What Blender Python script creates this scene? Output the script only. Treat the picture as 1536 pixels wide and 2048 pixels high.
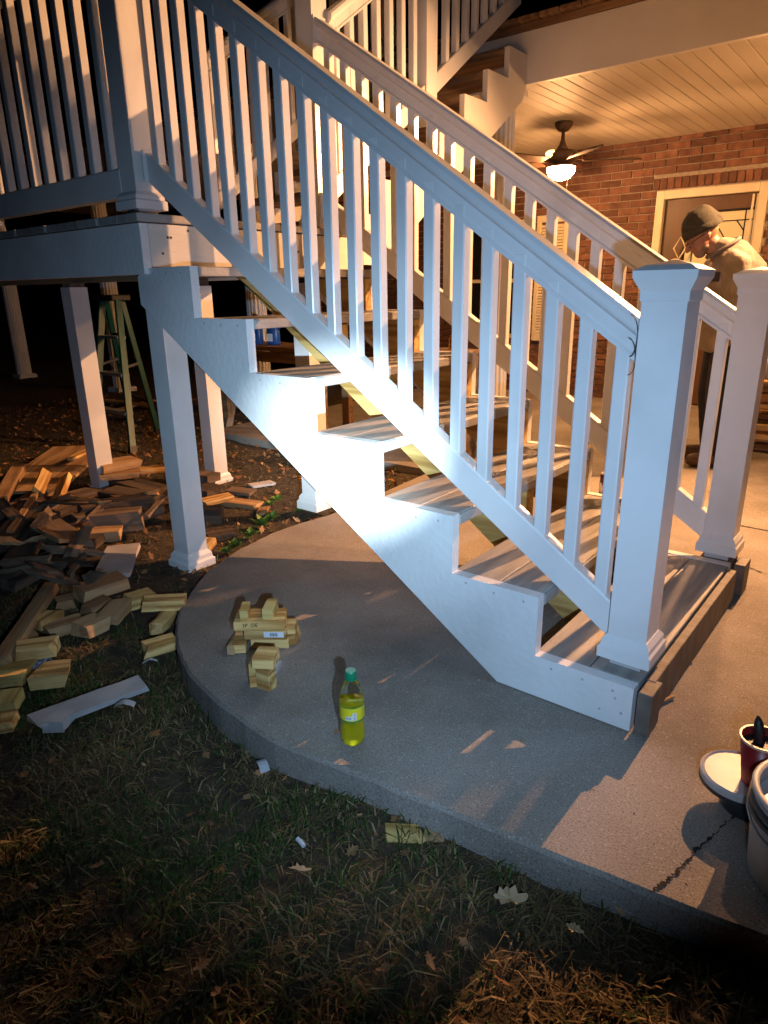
import bpy, bmesh, math, random
from mathutils import Vector, Matrix, noise
random.seed(7)
for o in list(bpy.data.objects): bpy.data.objects.remove(o)
S = bpy.context.scene
C = S.collection
# ------------------------------------------------------------------ camera
CAM = Vector((0.4483, -1.6149, 1.1520)); YAW, PIT, ROL, FPX = map(float, (math.radians(-38.679), math.radians(18.296), math.radians(-0.857), 1344.5))
_f = Vector((math.sin(YAW)*math.cos(PIT), math.cos(YAW)*math.cos(PIT), -math.sin(PIT)))
_r = Vector((math.cos(YAW), -math.sin(YAW), 0)); _u = _r.cross(_f)
RX = _r*math.cos(ROL)+_u*math.sin(ROL); UX = -_r*math.sin(ROL)+_u*math.cos(ROL)
cd = bpy.data.cameras.new('camera'); cam = bpy.data.objects.new('camera', cd); C.objects.link(cam)
cam.matrix_world = Matrix(((RX.x, UX.x, -_f.x, CAM.x), (RX.y, UX.y, -_f.y, CAM.y), (RX.z, UX.z, -_f.z, CAM.z), (0, 0, 0, 1)))
cd.sensor_fit = 'VERTICAL'; cd.sensor_height = 36; cd.lens = 36*FPX/2048; cd.clip_end = 500; cd.clip_start = .02
S.camera = cam
def ray(x, y): return RX*((x-768)/FPX)-UX*((y-1024)/FPX)+_f
def gp(x, y, z=0.0): d = ray(x, y); return CAM+d*((z-CAM.z)/d.z)      # pixel -> point on a level surface
# ------------------------------------------------------------------ world: night sky
W = bpy.data.worlds.new('World'); S.world = W; W.use_nodes = True
bg = W.node_tree.nodes['Background']; sky = W.node_tree.nodes.new('ShaderNodeTexSky'); sky.sky_type = 'NISHITA'; sky.sun_disc = False
sky.sun_elevation = math.radians(-6); sky.sun_rotation = math.radians(200)
W.node_tree.links.new(sky.outputs[0], bg.inputs[0]); bg.inputs[1].default_value = 0.05
S.view_settings.view_transform = 'Standard'; S.view_settings.look = 'None'; S.view_settings.exposure = 0; S.view_settings.gamma = 1
S.render.engine = 'CYCLES'
# ------------------------------------------------------------------ lights: hand torch beside the camera, porch flood lamp (fan lamps are in their builder)
TORCH = Vector((.545, -1.52, 1.0))
def lamp(name, kind, loc, power, col, radius):
    l = bpy.data.lights.new(name, kind); l.energy = power; l.color = col; l.shadow_soft_size = radius
    o = bpy.data.objects.new(name, l); C.objects.link(o); o.location = loc; return o, l
AIM, AIM2 = Vector((-1.0, 0, .66)), Vector((-.80, 0, .58))
for nm, pw, ang, col, tg in (('torch_spill', 136, 84, (.43, .67, 1.0), AIM2), ('torch_beam', 950, 20, (.72, .90, 1.0), AIM), ('torch_corona', 115, 40, (.50, .76, 1.0), AIM)):
    o, l = lamp(nm, 'SPOT', TORCH, pw, col, .012); l.spot_size = math.radians(ang); l.spot_blend = 1.0
    o.rotation_euler = (tg-TORCH).to_track_quat('-Z', 'Y').to_euler()
FLOOD = Vector((-.27, 2.74, 2.36))
o, l = lamp('flood_light', 'SPOT', FLOOD, 170, (1.0, .50, .23), .035); l.spot_size = math.radians(150); l.spot_blend = .6
o.rotation_euler = (Vector((-1.1, -.2, .4))-FLOOD).to_track_quat('-Z', 'Y').to_euler()

PORCHL = Vector((.03, 3.50, 2.34))
o, l = lamp('porch_spot', 'SPOT', PORCHL, 1150, (1.0, .48, .20), .010); l.spot_size = math.radians(104); l.spot_blend = 1.0
o.rotation_euler = (Vector((-1.7, .1, 0))-PORCHL).to_track_quat('-Z', 'Y').to_euler()

# ------------------------------------------------------------------ materials
def nt(name):
    m = bpy.data.materials.new(name); m.use_nodes = True; t = m.node_tree; b = t.nodes['Principled BSDF']; return m, t, b
def mat(name, col, col2=None, rough=.6, scale=8, bump=0.0, bscale=40, rnd=0.0, stretch=(1, 1, 1), metal=0, spec=.5, detail=6, lo=.35, hi=.65):
    m, t, b = nt(name); b.inputs['Roughness'].default_value = rough; b.inputs['Metallic'].default_value = metal
    b.inputs['Specular IOR Level'].default_value = spec
    co = t.nodes.new('ShaderNodeTexCoord'); mp = t.nodes.new('ShaderNodeMapping'); mp.inputs['Scale'].default_value = stretch
    t.links.new(co.outputs['Object'], mp.inputs[0])
    oi = t.nodes.new('ShaderNodeObjectInfo')
    va = t.nodes.new('ShaderNodeVectorMath'); va.operation = 'ADD'; t.links.new(mp.outputs[0], va.inputs[0])
    sc = t.nodes.new('ShaderNodeMath'); sc.operation = 'MULTIPLY'; sc.inputs[1].default_value = 37.0; t.links.new(oi.outputs['Random'], sc.inputs[0]); t.links.new(sc.outputs[0], va.inputs[1])
    n = t.nodes.new('ShaderNodeTexNoise'); n.inputs['Scale'].default_value = scale; n.inputs['Detail'].default_value = detail; t.links.new(va.outputs[0], n.inputs['Vector'])
    r = t.nodes.new('ShaderNodeValToRGB'); t.links.new(n.outputs['Fac'], r.inputs[0])
    r.color_ramp.elements[0].position = lo; r.color_ramp.elements[1].position = hi
    r.color_ramp.elements[0].color = (*col, 1); r.color_ramp.elements[1].color = (*(col2 or col), 1)
    out = r.outputs[0]
    if rnd:
        h = t.nodes.new('ShaderNodeHueSaturation'); mr = t.nodes.new('ShaderNodeMapRange'); mr.inputs[3].default_value = 1-rnd; mr.inputs[4].default_value = 1+rnd
        t.links.new(oi.outputs['Random'], mr.inputs[0]); t.links.new(mr.outputs[0], h.inputs['Value']); t.links.new(out, h.inputs['Color']); out = h.outputs[0]
    t.links.new(out, b.inputs['Base Color'])
    if bump:
        n2 = t.nodes.new('ShaderNodeTexNoise'); n2.inputs['Scale'].default_value = bscale; n2.inputs['Detail'].default_value = 8; t.links.new(va.outputs[0], n2.inputs['Vector'])
        bp = t.nodes.new('ShaderNodeBump'); bp.inputs['Strength'].default_value = bump; bp.inputs['Distance'].default_value = .01
        t.links.new(n2.outputs['Fac'], bp.inputs['Height']); t.links.new(bp.outputs[0], b.inputs['Normal'])
    return m
def wood(name, a, b_, axis=0, rough=.7, rings=26, rnd=.15, bump=.25):
    """wood grain along the given object axis: stretched noise bands"""
    m, t, b = nt(name); b.inputs['Roughness'].default_value = rough
    co = t.nodes.new('ShaderNodeTexCoord'); oi = t.nodes.new('ShaderNodeObjectInfo')
    mp = t.nodes.new('ShaderNodeMapping'); st = [1, 1, 1]; st[axis] = .07; mp.inputs['Scale'].default_value = st
    t.links.new(co.outputs['Object'], mp.inputs[0])
    va = t.nodes.new('ShaderNodeVectorMath'); va.operation = 'ADD'; t.links.new(mp.outputs[0], va.inputs[0])
    sc = t.nodes.new('ShaderNodeMath'); sc.operation = 'MULTIPLY'; sc.inputs[1].default_value = 53.0; t.links.new(oi.outputs['Random'], sc.inputs[0]); t.links.new(sc.outputs[0], va.inputs[1])
    n = t.nodes.new('ShaderNodeTexNoise'); n.inputs['Scale'].default_value = 9; n.inputs['Detail'].default_value = 2; t.links.new(va.outputs[0], n.inputs['Vector'])
    mu = t.nodes.new('ShaderNodeMath'); mu.operation = 'MULTIPLY'; mu.inputs[1].default_value = rings; t.links.new(n.outputs['Fac'], mu.inputs[0])
    sn = t.nodes.new('ShaderNodeMath'); sn.operation = 'SINE'; t.links.new(mu.outputs[0], sn.inputs[0])
    n3 = t.nodes.new('ShaderNodeTexNoise'); n3.inputs['Scale'].default_value = 90; n3.inputs['Detail'].default_value = 3; t.links.new(va.outputs[0], n3.inputs['Vector'])
    ad = t.nodes.new('ShaderNodeMath'); ad.operation = 'MULTIPLY_ADD'; ad.inputs[1].default_value = .35; ad.inputs[2].default_value = 0.15; t.links.new(sn.outputs[0], ad.inputs[0])
    a2 = t.nodes.new('ShaderNodeMath'); t.links.new(ad.outputs[0], a2.inputs[0]); t.links.new(n3.outputs['Fac'], a2.inputs[1])
    r = t.nodes.new('ShaderNodeValToRGB'); t.links.new(a2.outputs[0], r.inputs[0]); r.color_ramp.elements[0].position = .25; r.color_ramp.elements[1].position = .95
    r.color_ramp.elements[0].color = (*a, 1); r.color_ramp.elements[1].color = (*b_, 1)
    h = t.nodes.new('ShaderNodeHueSaturation'); mr = t.nodes.new('ShaderNodeMapRange'); mr.inputs[3].default_value = 1-rnd; mr.inputs[4].default_value = 1+rnd
    t.links.new(oi.outputs['Random'], mr.inputs[0]); t.links.new(mr.outputs[0], h.inputs['Value']); t.links.new(r.outputs[0], h.inputs['Color']); t.links.new(h.outputs[0], b.inputs['Base Color'])
    bp = t.nodes.new('ShaderNodeBump'); bp.inputs['Strength'].default_value = bump; bp.inputs['Distance'].default_value = .004; t.links.new(a2.outputs[0], bp.inputs['Height']); t.links.new(bp.outputs[0], b.inputs['Normal'])
    return m
def emit(name, col, s):
    m, t, b = nt(name); b.inputs['Base Color'].default_value = (*col, 1); b.inputs['Emission Color'].default_value = (*col, 1); b.inputs['Emission Strength'].default_value = s; return m
M = {}
M['white'] = mat('white_paint', (.66, .66, .65), (.80, .80, .79), .42, 3, .22, 45, .03, (1, 1, 1), lo=.28, hi=.62)
M['vinyl'] = mat('white_vinyl', (.66, .66, .65), (.79, .79, .78), .28, 3.5, .06, 30, .03, lo=.25, hi=.55)
M['primer'] = mat('primed_wood', (.62, .58, .50), (.74, .70, .62), .7, 6, .25, 50, .03, (1, .15, 1))
M['tread'] = mat('worn_grey_tread_paint', (.25, .24, .225), (.44, .42, .39), .55, 7, .25, 70, .06, (6, .5, 1), lo=.3, hi=.75)
M['pine'] = wood('new_pine', (.40, .185, .040), (.84, .56, .215), 0, rings=40, rnd=.22)
M['pine_y'] = wood('new_pine_along_y', (.36, .21, .07), (.62, .43, .19), 1)
M['pressure'] = wood('pressure_treated_lumber', (.38, .22, .055), (.70, .49, .17), 0, rings=24, rnd=.2)
M['old'] = wood('weathered_wood', (.055, .036, .024), (.17, .115, .075), 0, .9, 18, .45, .6)
M['oldlight'] = wood('torn_wood', (.30, .16, .07), (.52, .33, .16), 0, .85, 20, .25, .5)
M['brownjoist'] = wood('joist_wood', (.14, .075, .035), (.26, .15, .07), 0, .85)
M['brownjoist_y'] = wood('joist_wood_along_y', (.14, .075, .035), (.26, .15, .07), 1, .85)
M['greyboard'] = mat('painted_scrap', (.42, .40, .40), (.56, .53, .52), .7, 9, .2, 60, .08)
M['paper'] = mat('white_scrap', (.74, .76, .80), (.82, .83, .86), .6, 9)
M['brick'] = mat('red_brick', (.12, .052, .034), (.23, .110, .070), .9, 14, .5, 120, .38, lo=.3, hi=.7)
M['mortar'] = mat('mortar', (.30, .25, .20), (.40, .34, .28), .95, 30, .5, 150)
M['cream'] = mat('cream_paint', (.66, .58, .40), (.74, .66, .48), .5, 5, .1, 40)
M['soffit'] = mat('soffit_boards', (.66, .58, .46), (.74, .66, .54), .6, 4, .05, 40, .05, (1, .2, 1))
M['fascia'] = mat('white_fascia_trim', (.66, .62, .56), (.74, .70, .64), .5, 3, .08, 30)
M['door'] = mat('brown_door', (.085, .040, .022), (.12, .060, .032), .45, 5, .1, 60, 0, (1, 1, .2))
M['jamb'] = mat('dark_jamb', (.09, .055, .035), (.13, .085, .055), .5, 5)
M['glassC'] = emit('lit_leaded_glass', (.62, .48, .22), .26)
M['lead'] = mat('lead_came', (.02, .018, .015), None, .4, 5, metal=.6)
M['dark'] = mat('dark_window', (.012, .012, .014), None, .1, 5)
M['green'] = mat('green_fibreglass', (.002, .060, .050), (.004, .085, .068), .4, 12, .05, 60)
M['black'] = mat('black_plastic', (.012, .012, .012), (.02, .02, .02), .5, 9)
M['alu'] = mat('aluminium', (.45, .45, .45), (.55, .55, .55), .35, 9, metal=.8)
M['fan'] = mat('fan_bronze', (.10, .06, .035), (.15, .09, .05), .4, 9, metal=.3)
M['fanblade'] = mat('fan_blade_brown', (.07, .035, .02), (.10, .055, .03), .5, 9)
M['bowl'] = emit('lit_glass_bowl', (1, .49, .19), 330.0)
M['bowl2'] = emit('bright_glass_bowl', (1, .49, .19), 330.0)
M['housing_glow'] = emit('housing_reflection_glow', (1, .60, .22), 4.0)  # glow standing in for the uplight reflection on the fan motor housing
M['flood'] = emit('flood_lens', (1, .62, .32), 40.0)
M['bucket'] = mat('grey_paint_bucket', (.42, .42, .43), (.54, .54, .54), .5, 9, .05, 30)
M['lid'] = mat('white_bucket_lid', (.46, .44, .42), (.60, .58, .56), .45, 14, lo=.3, hi=.6)
M['rim'] = mat('dark_bucket_rim', (.03, .04, .045), None, .4, 9)
M['paint'] = mat('wet_paint', (.72, .72, .72), (.78, .78, .78), .2, 3)
M['redcup'] = mat('red_plastic_cup', (.24, .012, .012), (.30, .02, .02), .35, 9)
M['cream_rim'] = mat('cup_rim', (.6, .5, .35), None, .4, 9)
M['blue'] = mat('blue_plastic', (.015, .07, .26), (.02, .09, .32), .35, 9)
M['red'] = mat('dark_red_can', (.10, .02, .03), (.05, .03, .08), .4, 30)
M['tan'] = mat('tan_work_jacket', (.19, .16, .13), (.27, .23, .185), .9, 9, .4, 55)
M['beanie'] = mat('dark_olive_beanie', (.035, .034, .024), (.060, .056, .040), .95, 60, .6, 260)
M['skin'] = mat('skin', (.28, .135, .085), (.36, .185, .12), .5, 14, .1, 90)
M['beard'] = mat('grey_stubble', (.20, .13, .10), (.26, .18, .14), .8, 40, .4, 200)
M['trouser'] = mat('navy_trousers', (.012, .012, .020), (.02, .02, .032), .9, 9, .3, 60)
M['boot'] = mat('brown_boots', (.06, .03, .018), (.09, .05, .03), .6, 9)
M['glassframe'] = mat('glasses_frame', (.01, .01, .01), None, .3, 9)
M['patch'] = mat('dark_jacket_patch', (.03, .022, .018), None, .7, 9)
M['collar'] = mat('grey_collar', (.16, .14, .13), None, .8, 9)
M['crack'] = mat('crack_dirt', (.018, .014, .011), (.03, .025, .02), 1, 30)
M['greencap'] = mat('green_bottle_cap', (.005, .20, .09), (.008, .26, .12), .35, 9)
M['label'] = mat('yellow_bottle_label', (.80, .66, .02), (.74, .62, .02), .4, 6)
M['labgreen'] = mat('label_green_band', (.01, .22, .06), None, .4, 6)
M['ink'] = mat('black_ink', (.01, .01, .01), None, .6, 6)
M['rope'] = mat('blue_white_rope', (.55, .57, .68), (.16, .18, .35), .9, 90)
M['leaf'] = mat('dry_oak_leaf', (.22, .10, .035), (.38, .21, .09), .8, 20, .3, 90, .3)
M['paleleaf'] = mat('pale_dry_leaf', (.42, .30, .16), (.54, .40, .24), .8, 20, .3, 90, .15)
M['weed'] = mat('weed_leaf', (.06, .13, .015), (.13, .22, .03), .6, 30, .2, 60, .25)
# concrete: fine aggregate
def concrete():
    m, t, b = nt('concrete'); b.inputs['Roughness'].default_value = .92; b.inputs['Specular IOR Level'].default_value = .25
    co = t.nodes.new('ShaderNodeTexCoord')
    n1 = t.nodes.new('ShaderNodeTexNoise'); n1.inputs['Scale'].default_value = 2.2; n1.inputs['Detail'].default_value = 9; t.links.new(co.outputs['Object'], n1.inputs['Vector'])
    r1 = t.nodes.new('ShaderNodeValToRGB'); t.links.new(n1.outputs[0], r1.inputs[0]); r1.color_ramp.elements[0].position = .3; r1.color_ramp.elements[1].position = .7
    r1.color_ramp.elements[0].color = (.25, .222, .19, 1); r1.color_ramp.elements[1].color = (.37, .335, .295, 1)
    v = t.nodes.new('ShaderNodeTexVoronoi'); v.inputs['Scale'].default_value = 130; t.links.new(co.outputs['Object'], v.inputs['Vector'])
    hs = t.nodes.new('ShaderNodeSeparateColor'); t.links.new(v.outputs['Color'], hs.inputs[0])
    th = t.nodes.new('ShaderNodeMapRange'); th.inputs[1].default_value = .55; th.inputs[2].default_value = 1; th.inputs[3].default_value = 0; th.inputs[4].default_value = .7; t.links.new(hs.outputs[0], th.inputs[0])
    dm = t.nodes.new('ShaderNodeMapRange'); dm.inputs[1].default_value = .28; dm.inputs[2].default_value = .42; dm.inputs[3].default_value = 1; dm.inputs[4].default_value = 0; t.links.new(v.outputs['Distance'], dm.inputs[0])
    mu = t.nodes.new('ShaderNodeMath'); mu.operation = 'MULTIPLY'; t.links.new(th.outputs[0], mu.inputs[0]); t.links.new(dm.outputs[0], mu.inputs[1])
    mx = t.nodes.new('ShaderNodeMix'); mx.data_type = 'RGBA'; t.links.new(mu.outputs[0], mx.inputs[0]); t.links.new(r1.outputs[0], mx.inputs[6]); mx.inputs[7].default_value = (.52, .48, .43, 1)
    n2 = t.nodes.new('ShaderNodeTexNoise'); n2.inputs['Scale'].default_value = 210; n2.inputs['Detail'].default_value = 3; t.links.new(co.outputs['Object'], n2.inputs['Vector'])
    r2 = t.nodes.new('ShaderNodeValToRGB'); t.links.new(n2.outputs[0], r2.inputs[0]); r2.color_ramp.elements[0].position = .32; r2.color_ramp.elements[1].position = .5
    r2.color_ramp.elements[0].color = (.45, .44, .43, 1); r2.color_ramp.elements[1].color = (1, 1, 1, 1)
    mm = t.nodes.new('ShaderNodeMix'); mm.data_type = 'RGBA'; mm.blend_type = 'MULTIPLY'; mm.inputs[0].default_value = .8; t.links.new(mx.outputs[2], mm.inputs[6]); t.links.new(r2.outputs[0], mm.inputs[7])
    n4 = t.nodes.new('ShaderNodeTexNoise'); n4.inputs['Scale'].default_value = .9; n4.inputs['Detail'].default_value = 12; n4.inputs['Roughness'].default_value = .72; t.links.new(co.outputs['Object'], n4.inputs['Vector'])
    r4 = t.nodes.new('ShaderNodeValToRGB'); t.links.new(n4.outputs[0], r4.inputs[0]); r4.color_ramp.elements[0].position = .36; r4.color_ramp.elements[1].position = .56
    r4.color_ramp.elements[0].color = (.62, .58, .53, 1); r4.color_ramp.elements[1].color = (1, 1, 1, 1)
    m4 = t.nodes.new('ShaderNodeMix'); m4.data_type = 'RGBA'; m4.blend_type = 'MULTIPLY'; m4.inputs[0].default_value = .85; t.links.new(mm.outputs[2], m4.inputs[6]); t.links.new(r4.outputs[0], m4.inputs[7])
    t.links.new(m4.outputs[2], b.inputs['Base Color'])
    bp = t.nodes.new('ShaderNodeBump'); bp.inputs['Strength'].default_value = .5; bp.inputs['Distance'].default_value = .004; t.links.new(n2.outputs[0], bp.inputs['Height']); t.links.new(bp.outputs[0], b.inputs['Normal'])
    return m
M['concrete'] = concrete()
M['riser_shade'] = mat('riser_paint_with_shade', (.085, .068, .055), (.16, .135, .115), .6, 9, .2, 60, .1, (1, 4, 1))  # brown-grey step paint, darkened further to carry the shade on the step front
M['soil'] = mat('soil_and_thatch', (.028, .020, .012), (.085, .060, .032), .95, 22, 1.0, 60, lo=.3, hi=.7)
def vcol(name, rough=.8, trans=0.0):
    m, t, b = nt(name); a = t.nodes.new('ShaderNodeAttribute'); a.attribute_name = 'Col'; t.links.new(a.outputs['Color'], b.inputs['Base Color']); b.inputs['Roughness'].default_value = rough; b.inputs['Specular IOR Level'].default_value = .25
    return m
M['grass'] = vcol('grass_blades'); M['litter'] = vcol('leaf_litter')
def glass(name, col, rough=0.0, ior=1.35):
    m, t, b = nt(name); b.inputs['Base Color'].default_value = (*col, 1); b.inputs['Roughness'].default_value = rough; b.inputs['IOR'].default_value = ior; b.inputs['Transmission Weight'].default_value = 1; return m
M['clear'] = glass('clear_plastic', (.93, .97, .90), .03, 1.2)
M['soda'] = glass('yellow_soda', (.90, .78, .02), .05, 1.33); M['soda'].node_tree.nodes['Principled BSDF'].inputs['Transmission Weight'].default_value = .6
M['amber'] = glass('amber_glass', (.55, .26, .03), .05, 1.3)

# ------------------------------------------------------------------ mesh helpers
def B(): return bmesh.new()
def box(bm, c, s, rot=None, bev=0.0):
    r = bmesh.ops.create_cube(bm, size=1.0); vs = r['verts']
    mt = Matrix.Translation(c) @ (rot.to_4x4() if rot else Matrix.Identity(4)) @ Matrix.Diagonal((*s, 1))
    bmesh.ops.transform(bm, matrix=mt, verts=vs)
    if bev:
        es = list({e for v in vs for e in v.link_edges}); bmesh.ops.bevel(bm, geom=es, offset=bev, segments=1, affect='EDGES')
def box2(bm, a, b, bev=0.0):
    a, b = Vector(a), Vector(b); box(bm, (a+b)/2, (abs(b.x-a.x), abs(b.y-a.y), abs(b.z-a.z)), None, bev)
def prism(bm, pts, d, off=Vector((0, 0, 0))):
    """closed polygon pts (3D, in order) extruded by vector d"""
    d = Vector(d); a = [bm.verts.new(Vector(p)) for p in pts]; b = [bm.verts.new(Vector(p)+d) for p in pts]; n = len(pts)
    fs = [bm.faces.new(a), bm.faces.new(b[::-1])]
    for i in range(n): fs.append(bm.faces.new((a[i], b[i], b[(i+1) % n], a[(i+1) % n])))
    bmesh.ops.recalc_face_normals(bm, faces=fs)
def sweep(bm, sec, p0, p1, side):
    """section [(u,v)] u along side vector, v vertical; vertical end cuts"""
    p0, p1, side = Vector(p0), Vector(p1), Vector(side)
    prism(bm, [p0+side*u+Vector((0, 0, v)) for u, v in sec], p1-p0)
def sqloft(bm, cx, cy, prof):
    """stacked square rings [(half, z)]"""
    rings = [[bm.verts.new((cx+h*sx, cy+h*sy, z)) for sx, sy in ((-1, -1), (1, -1), (1, 1), (-1, 1))] for h, z in prof]
    for a, b in zip(rings, rings[1:]):
        for i in range(4): bm.faces.new((a[i], a[(i+1) % 4], b[(i+1) % 4], b[i]))
    bm.faces.new(rings[0][::-1]); bm.faces.new(rings[-1])
def lathe(bm, c, prof, seg=24, cap=True, sx=1, sy=1):
    c = Vector(c); rings = [[bm.verts.new((c.x+r*sx*math.cos(2*math.pi*i/seg), c.y+r*sy*math.sin(2*math.pi*i/seg), c.z+z)) for i in range(seg)] for r, z in prof]
    for a, b in zip(rings, rings[1:]):
        for i in range(seg): bm.faces.new((a[i], a[(i+1) % seg], b[(i+1) % seg], b[i]))
    if cap: bm.faces.new(rings[0][::-1]); bm.faces.new(rings[-1])
def tube(bm, pts, r, seg=6):
    pts = [Vector(p) for p in pts]; rings = []
    rr = r if isinstance(r, (list, tuple)) else [r]*len(pts)
    for i, p in enumerate(pts):
        t = (pts[min(i+1, len(pts)-1)]-pts[max(i-1, 0)]).normalized(); a = t.orthogonal().normalized() if abs(t.z) < .9 else t.cross(Vector((0, 1, 0))).normalized()
        if abs(t.z) < .9: a = t.cross(Vector((0, 0, 1))).normalized()
        b = t.cross(a); rings.append([bm.verts.new(p+a*(rr[i]*math.cos(2*math.pi*k/seg))+b*(rr[i]*math.sin(2*math.pi*k/seg))) for k in range(seg)])
    for a, b in zip(rings, rings[1:]):
        for i in range(seg): bm.faces.new((a[i], a[(i+1) % seg], b[(i+1) % seg], b[i]))
    bm.faces.new(rings[0][::-1]); bm.faces.new(rings[-1])
def beam(bm, p0, p1, w, h, bev=0.0, up=Vector((0, 0, 1))):
    p0, p1 = Vector(p0), Vector(p1); d = p1-p0; x = d.normalized(); y = Vector(up).cross(x).normalized(); z = x.cross(y)
    box(bm, (p0+p1)/2, (d.length, w, h), Matrix((x, y, z)).transposed(), bev)
def finish(bm, name, smooth=False):
    bmesh.ops.recalc_face_normals(bm, faces=bm.faces[:])
    me = bpy.data.meshes.new(name); bm.to_mesh(me); bm.free()
    if smooth: me.polygons.foreach_set('use_smooth', [True]*len(me.polygons))
    return me
ROOTW = {}
def rootw(o):
    while o.parent: o = o.parent
    return o.location
def part(name, bm, m, parent, smooth=False, label=None):
    """mesh given in world coordinates, becomes a child of parent"""
    w = rootw(parent); bmesh.ops.translate(bm, vec=-w, verts=bm.verts[:])
    me = finish(bm, name, smooth); me.materials.append(M[m] if isinstance(m, str) else m)
    o = bpy.data.objects.new(name, me); C.objects.link(o); o.parent = parent
    if label: o['label'] = label
    return o
def inst(name, me, parent, loc, rot=None):
    """shared mesh at world position under parent (parents are unrotated)"""
    o = bpy.data.objects.new(name, me); C.objects.link(o); o.parent = parent; o.location = Vector(loc)-rootw(parent)
    if rot: o.rotation_euler = rot
    return o
def tag(o, label, cat, group=None):
    o['label'] = label; o['category'] = cat
    if group: o['group'] = group
    return o
def root(name, loc, label, cat, group=None):
    o = bpy.data.objects.new(name, None); C.objects.link(o); o.location = loc; return tag(o, label, cat, group)
def single(name, bm, m, label, cat, group=None, base=None, smooth=False):
    """one-mesh thing; origin moved to its base"""
    vs = [v.co for v in bm.verts]
    if base is None:
        base = Vector((sum(v.x for v in vs)/len(vs), sum(v.y for v in vs)/len(vs), min(v.z for v in vs)))
    bmesh.ops.translate(bm, vec=-Vector(base), verts=bm.verts[:]); me = finish(bm, name, smooth); me.materials.append(M[m] if isinstance(m, str) else m)
    o = bpy.data.objects.new(name, me); C.objects.link(o); o.location = base; return tag(o, label, cat, group)
def struct(name, bm, m, smooth=False):
    me = finish(bm, name, smooth); me.materials.append(M[m]); o = bpy.data.objects.new(name, me); C.objects.link(o); o['kind'] = 'structure'; return o
def shared(bm, name, m, smooth=False):
    me = finish(bm, name, smooth); me.materials.append(M[m]); return me
def text_mesh(s, size, m):
    cu = bpy.data.curves.new('t', 'FONT'); cu.body = s; cu.size = size; cu.align_x = 'CENTER'; cu.align_y = 'CENTER'; cu.extrude = .0004
    o = bpy.data.objects.new('t', cu); C.objects.link(o); dg = bpy.context.evaluated_depsgraph_get(); me = bpy.data.meshes.new_from_object(o.evaluated_get(dg)); bpy.data.objects.remove(o)
    me.materials.clear(); me.materials.append(M[m]); return me

# ------------------------------------------------------------------ ground, slabs
def sst(a, b, x): t = max(0, min(1, (x-a)/(b-a))); return t*t*(3-2*t)
def gz(x, y):
    z = -.055-.05*sst(-.2, -.8, y)*sst(-2.6, -1.2, x)
    return z+.018*noise.noise((x*2.3, y*2.3, .3))+.008*noise.noise((x*9, y*9, 1.7))
def axis(lo, hi, fine, step):
    r = [lo]; 
    while r[-1] < hi:
        x = r[-1]; d = 0 if fine[0] <= x <= fine[1] else min(abs(x-fine[0]), abs(x-fine[1])); r.append(x+step+d*.18)
    return r
bm = B(); XS = axis(-90, 60, (-6, 2), .07); YS = axis(-40, 90, (-2, 3.2), .07)
gv = [[bm.verts.new((x, y, gz(x, y))) for y in YS] for x in XS]
for i in range(len(XS)-1):
    for j in range(len(YS)-1): bm.faces.new((gv[i][j], gv[i+1][j], gv[i+1][j+1], gv[i][j+1]))
ground = struct('ground', bm, 'soil', True)
edge = [(655, 1030), (600, 1045), (540, 1066), (480, 1095), (440, 1122), (415, 1140), (393, 1165), (375, 1190), (358, 1216), (350, 1240), (348, 1265), (352, 1290), (360, 1318), (378, 1350), (400, 1372), (440, 1408), (489, 1445), (550, 1484), (634, 1518)]
PAD = [gp(*e) for e in edge]
PAD = [Vector((-2.02, 1.98, 0)), Vector((-1.97, 1.3, 0))]+PAD+[Vector((-.34, -.556, 0)), Vector((.02, -.512, 0)), Vector((.206, -.485, 0)), Vector((.412, -.455, 0)), Vector((1.6, -.30, 0)), Vector((4.5, -.1, 0)), Vector((4.5, 1.98, 0))]
P2 = []
for a, b in zip(PAD, PAD[1:]+PAD[:1]):
    k_ = max(1, int((b-a).length/.03)) if a.y < 1.2 and a.x < 1.5 else 1
    for k in range(k_):
        p = a.lerp(b, k/k_); j_ = .006*noise.noise((p.x*9, p.y*9, 3))+(.008*max(0, noise.noise((p.x*31, p.y*31, 5))) if a.y < 1.2 else 0); P2.append(p+Vector((j_, j_*.6, 0)))
PAD = P2
bm = B(); top = [bm.verts.new((p.x, p.y, -.008-.006*max(0, noise.noise((p.x*17, p.y*17, 8))))) for p in PAD]; low = [bm.verts.new((p.x, p.y, -.18)) for p in PAD]
cen = Vector((0, .6, 0)); ins = []
for p in PAD:
    d = (Vector((max(-1.3, min(p.x, 4.3)), max(.1, min(p.y, 1.9)), 0))-p); ins.append(bm.verts.new((p.x+d.normalized().x*.010, p.y+d.normalized().y*.010, 0)))
n = len(PAD)
for i in range(n):
    j = (i+1) % n; bm.faces.new((top[i], top[j], low[j], low[i])); bm.faces.new((ins[i], ins[j], top[j], top[i]))
bm.faces.new(ins)
pad = struct('patio_slab', bm, 'concrete')
bm = B(); box2(bm, (-4.4, 1.995, -.16), (4.5, 5.7, -.002)); porch = struct('porch_floor', bm, 'concrete')
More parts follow.
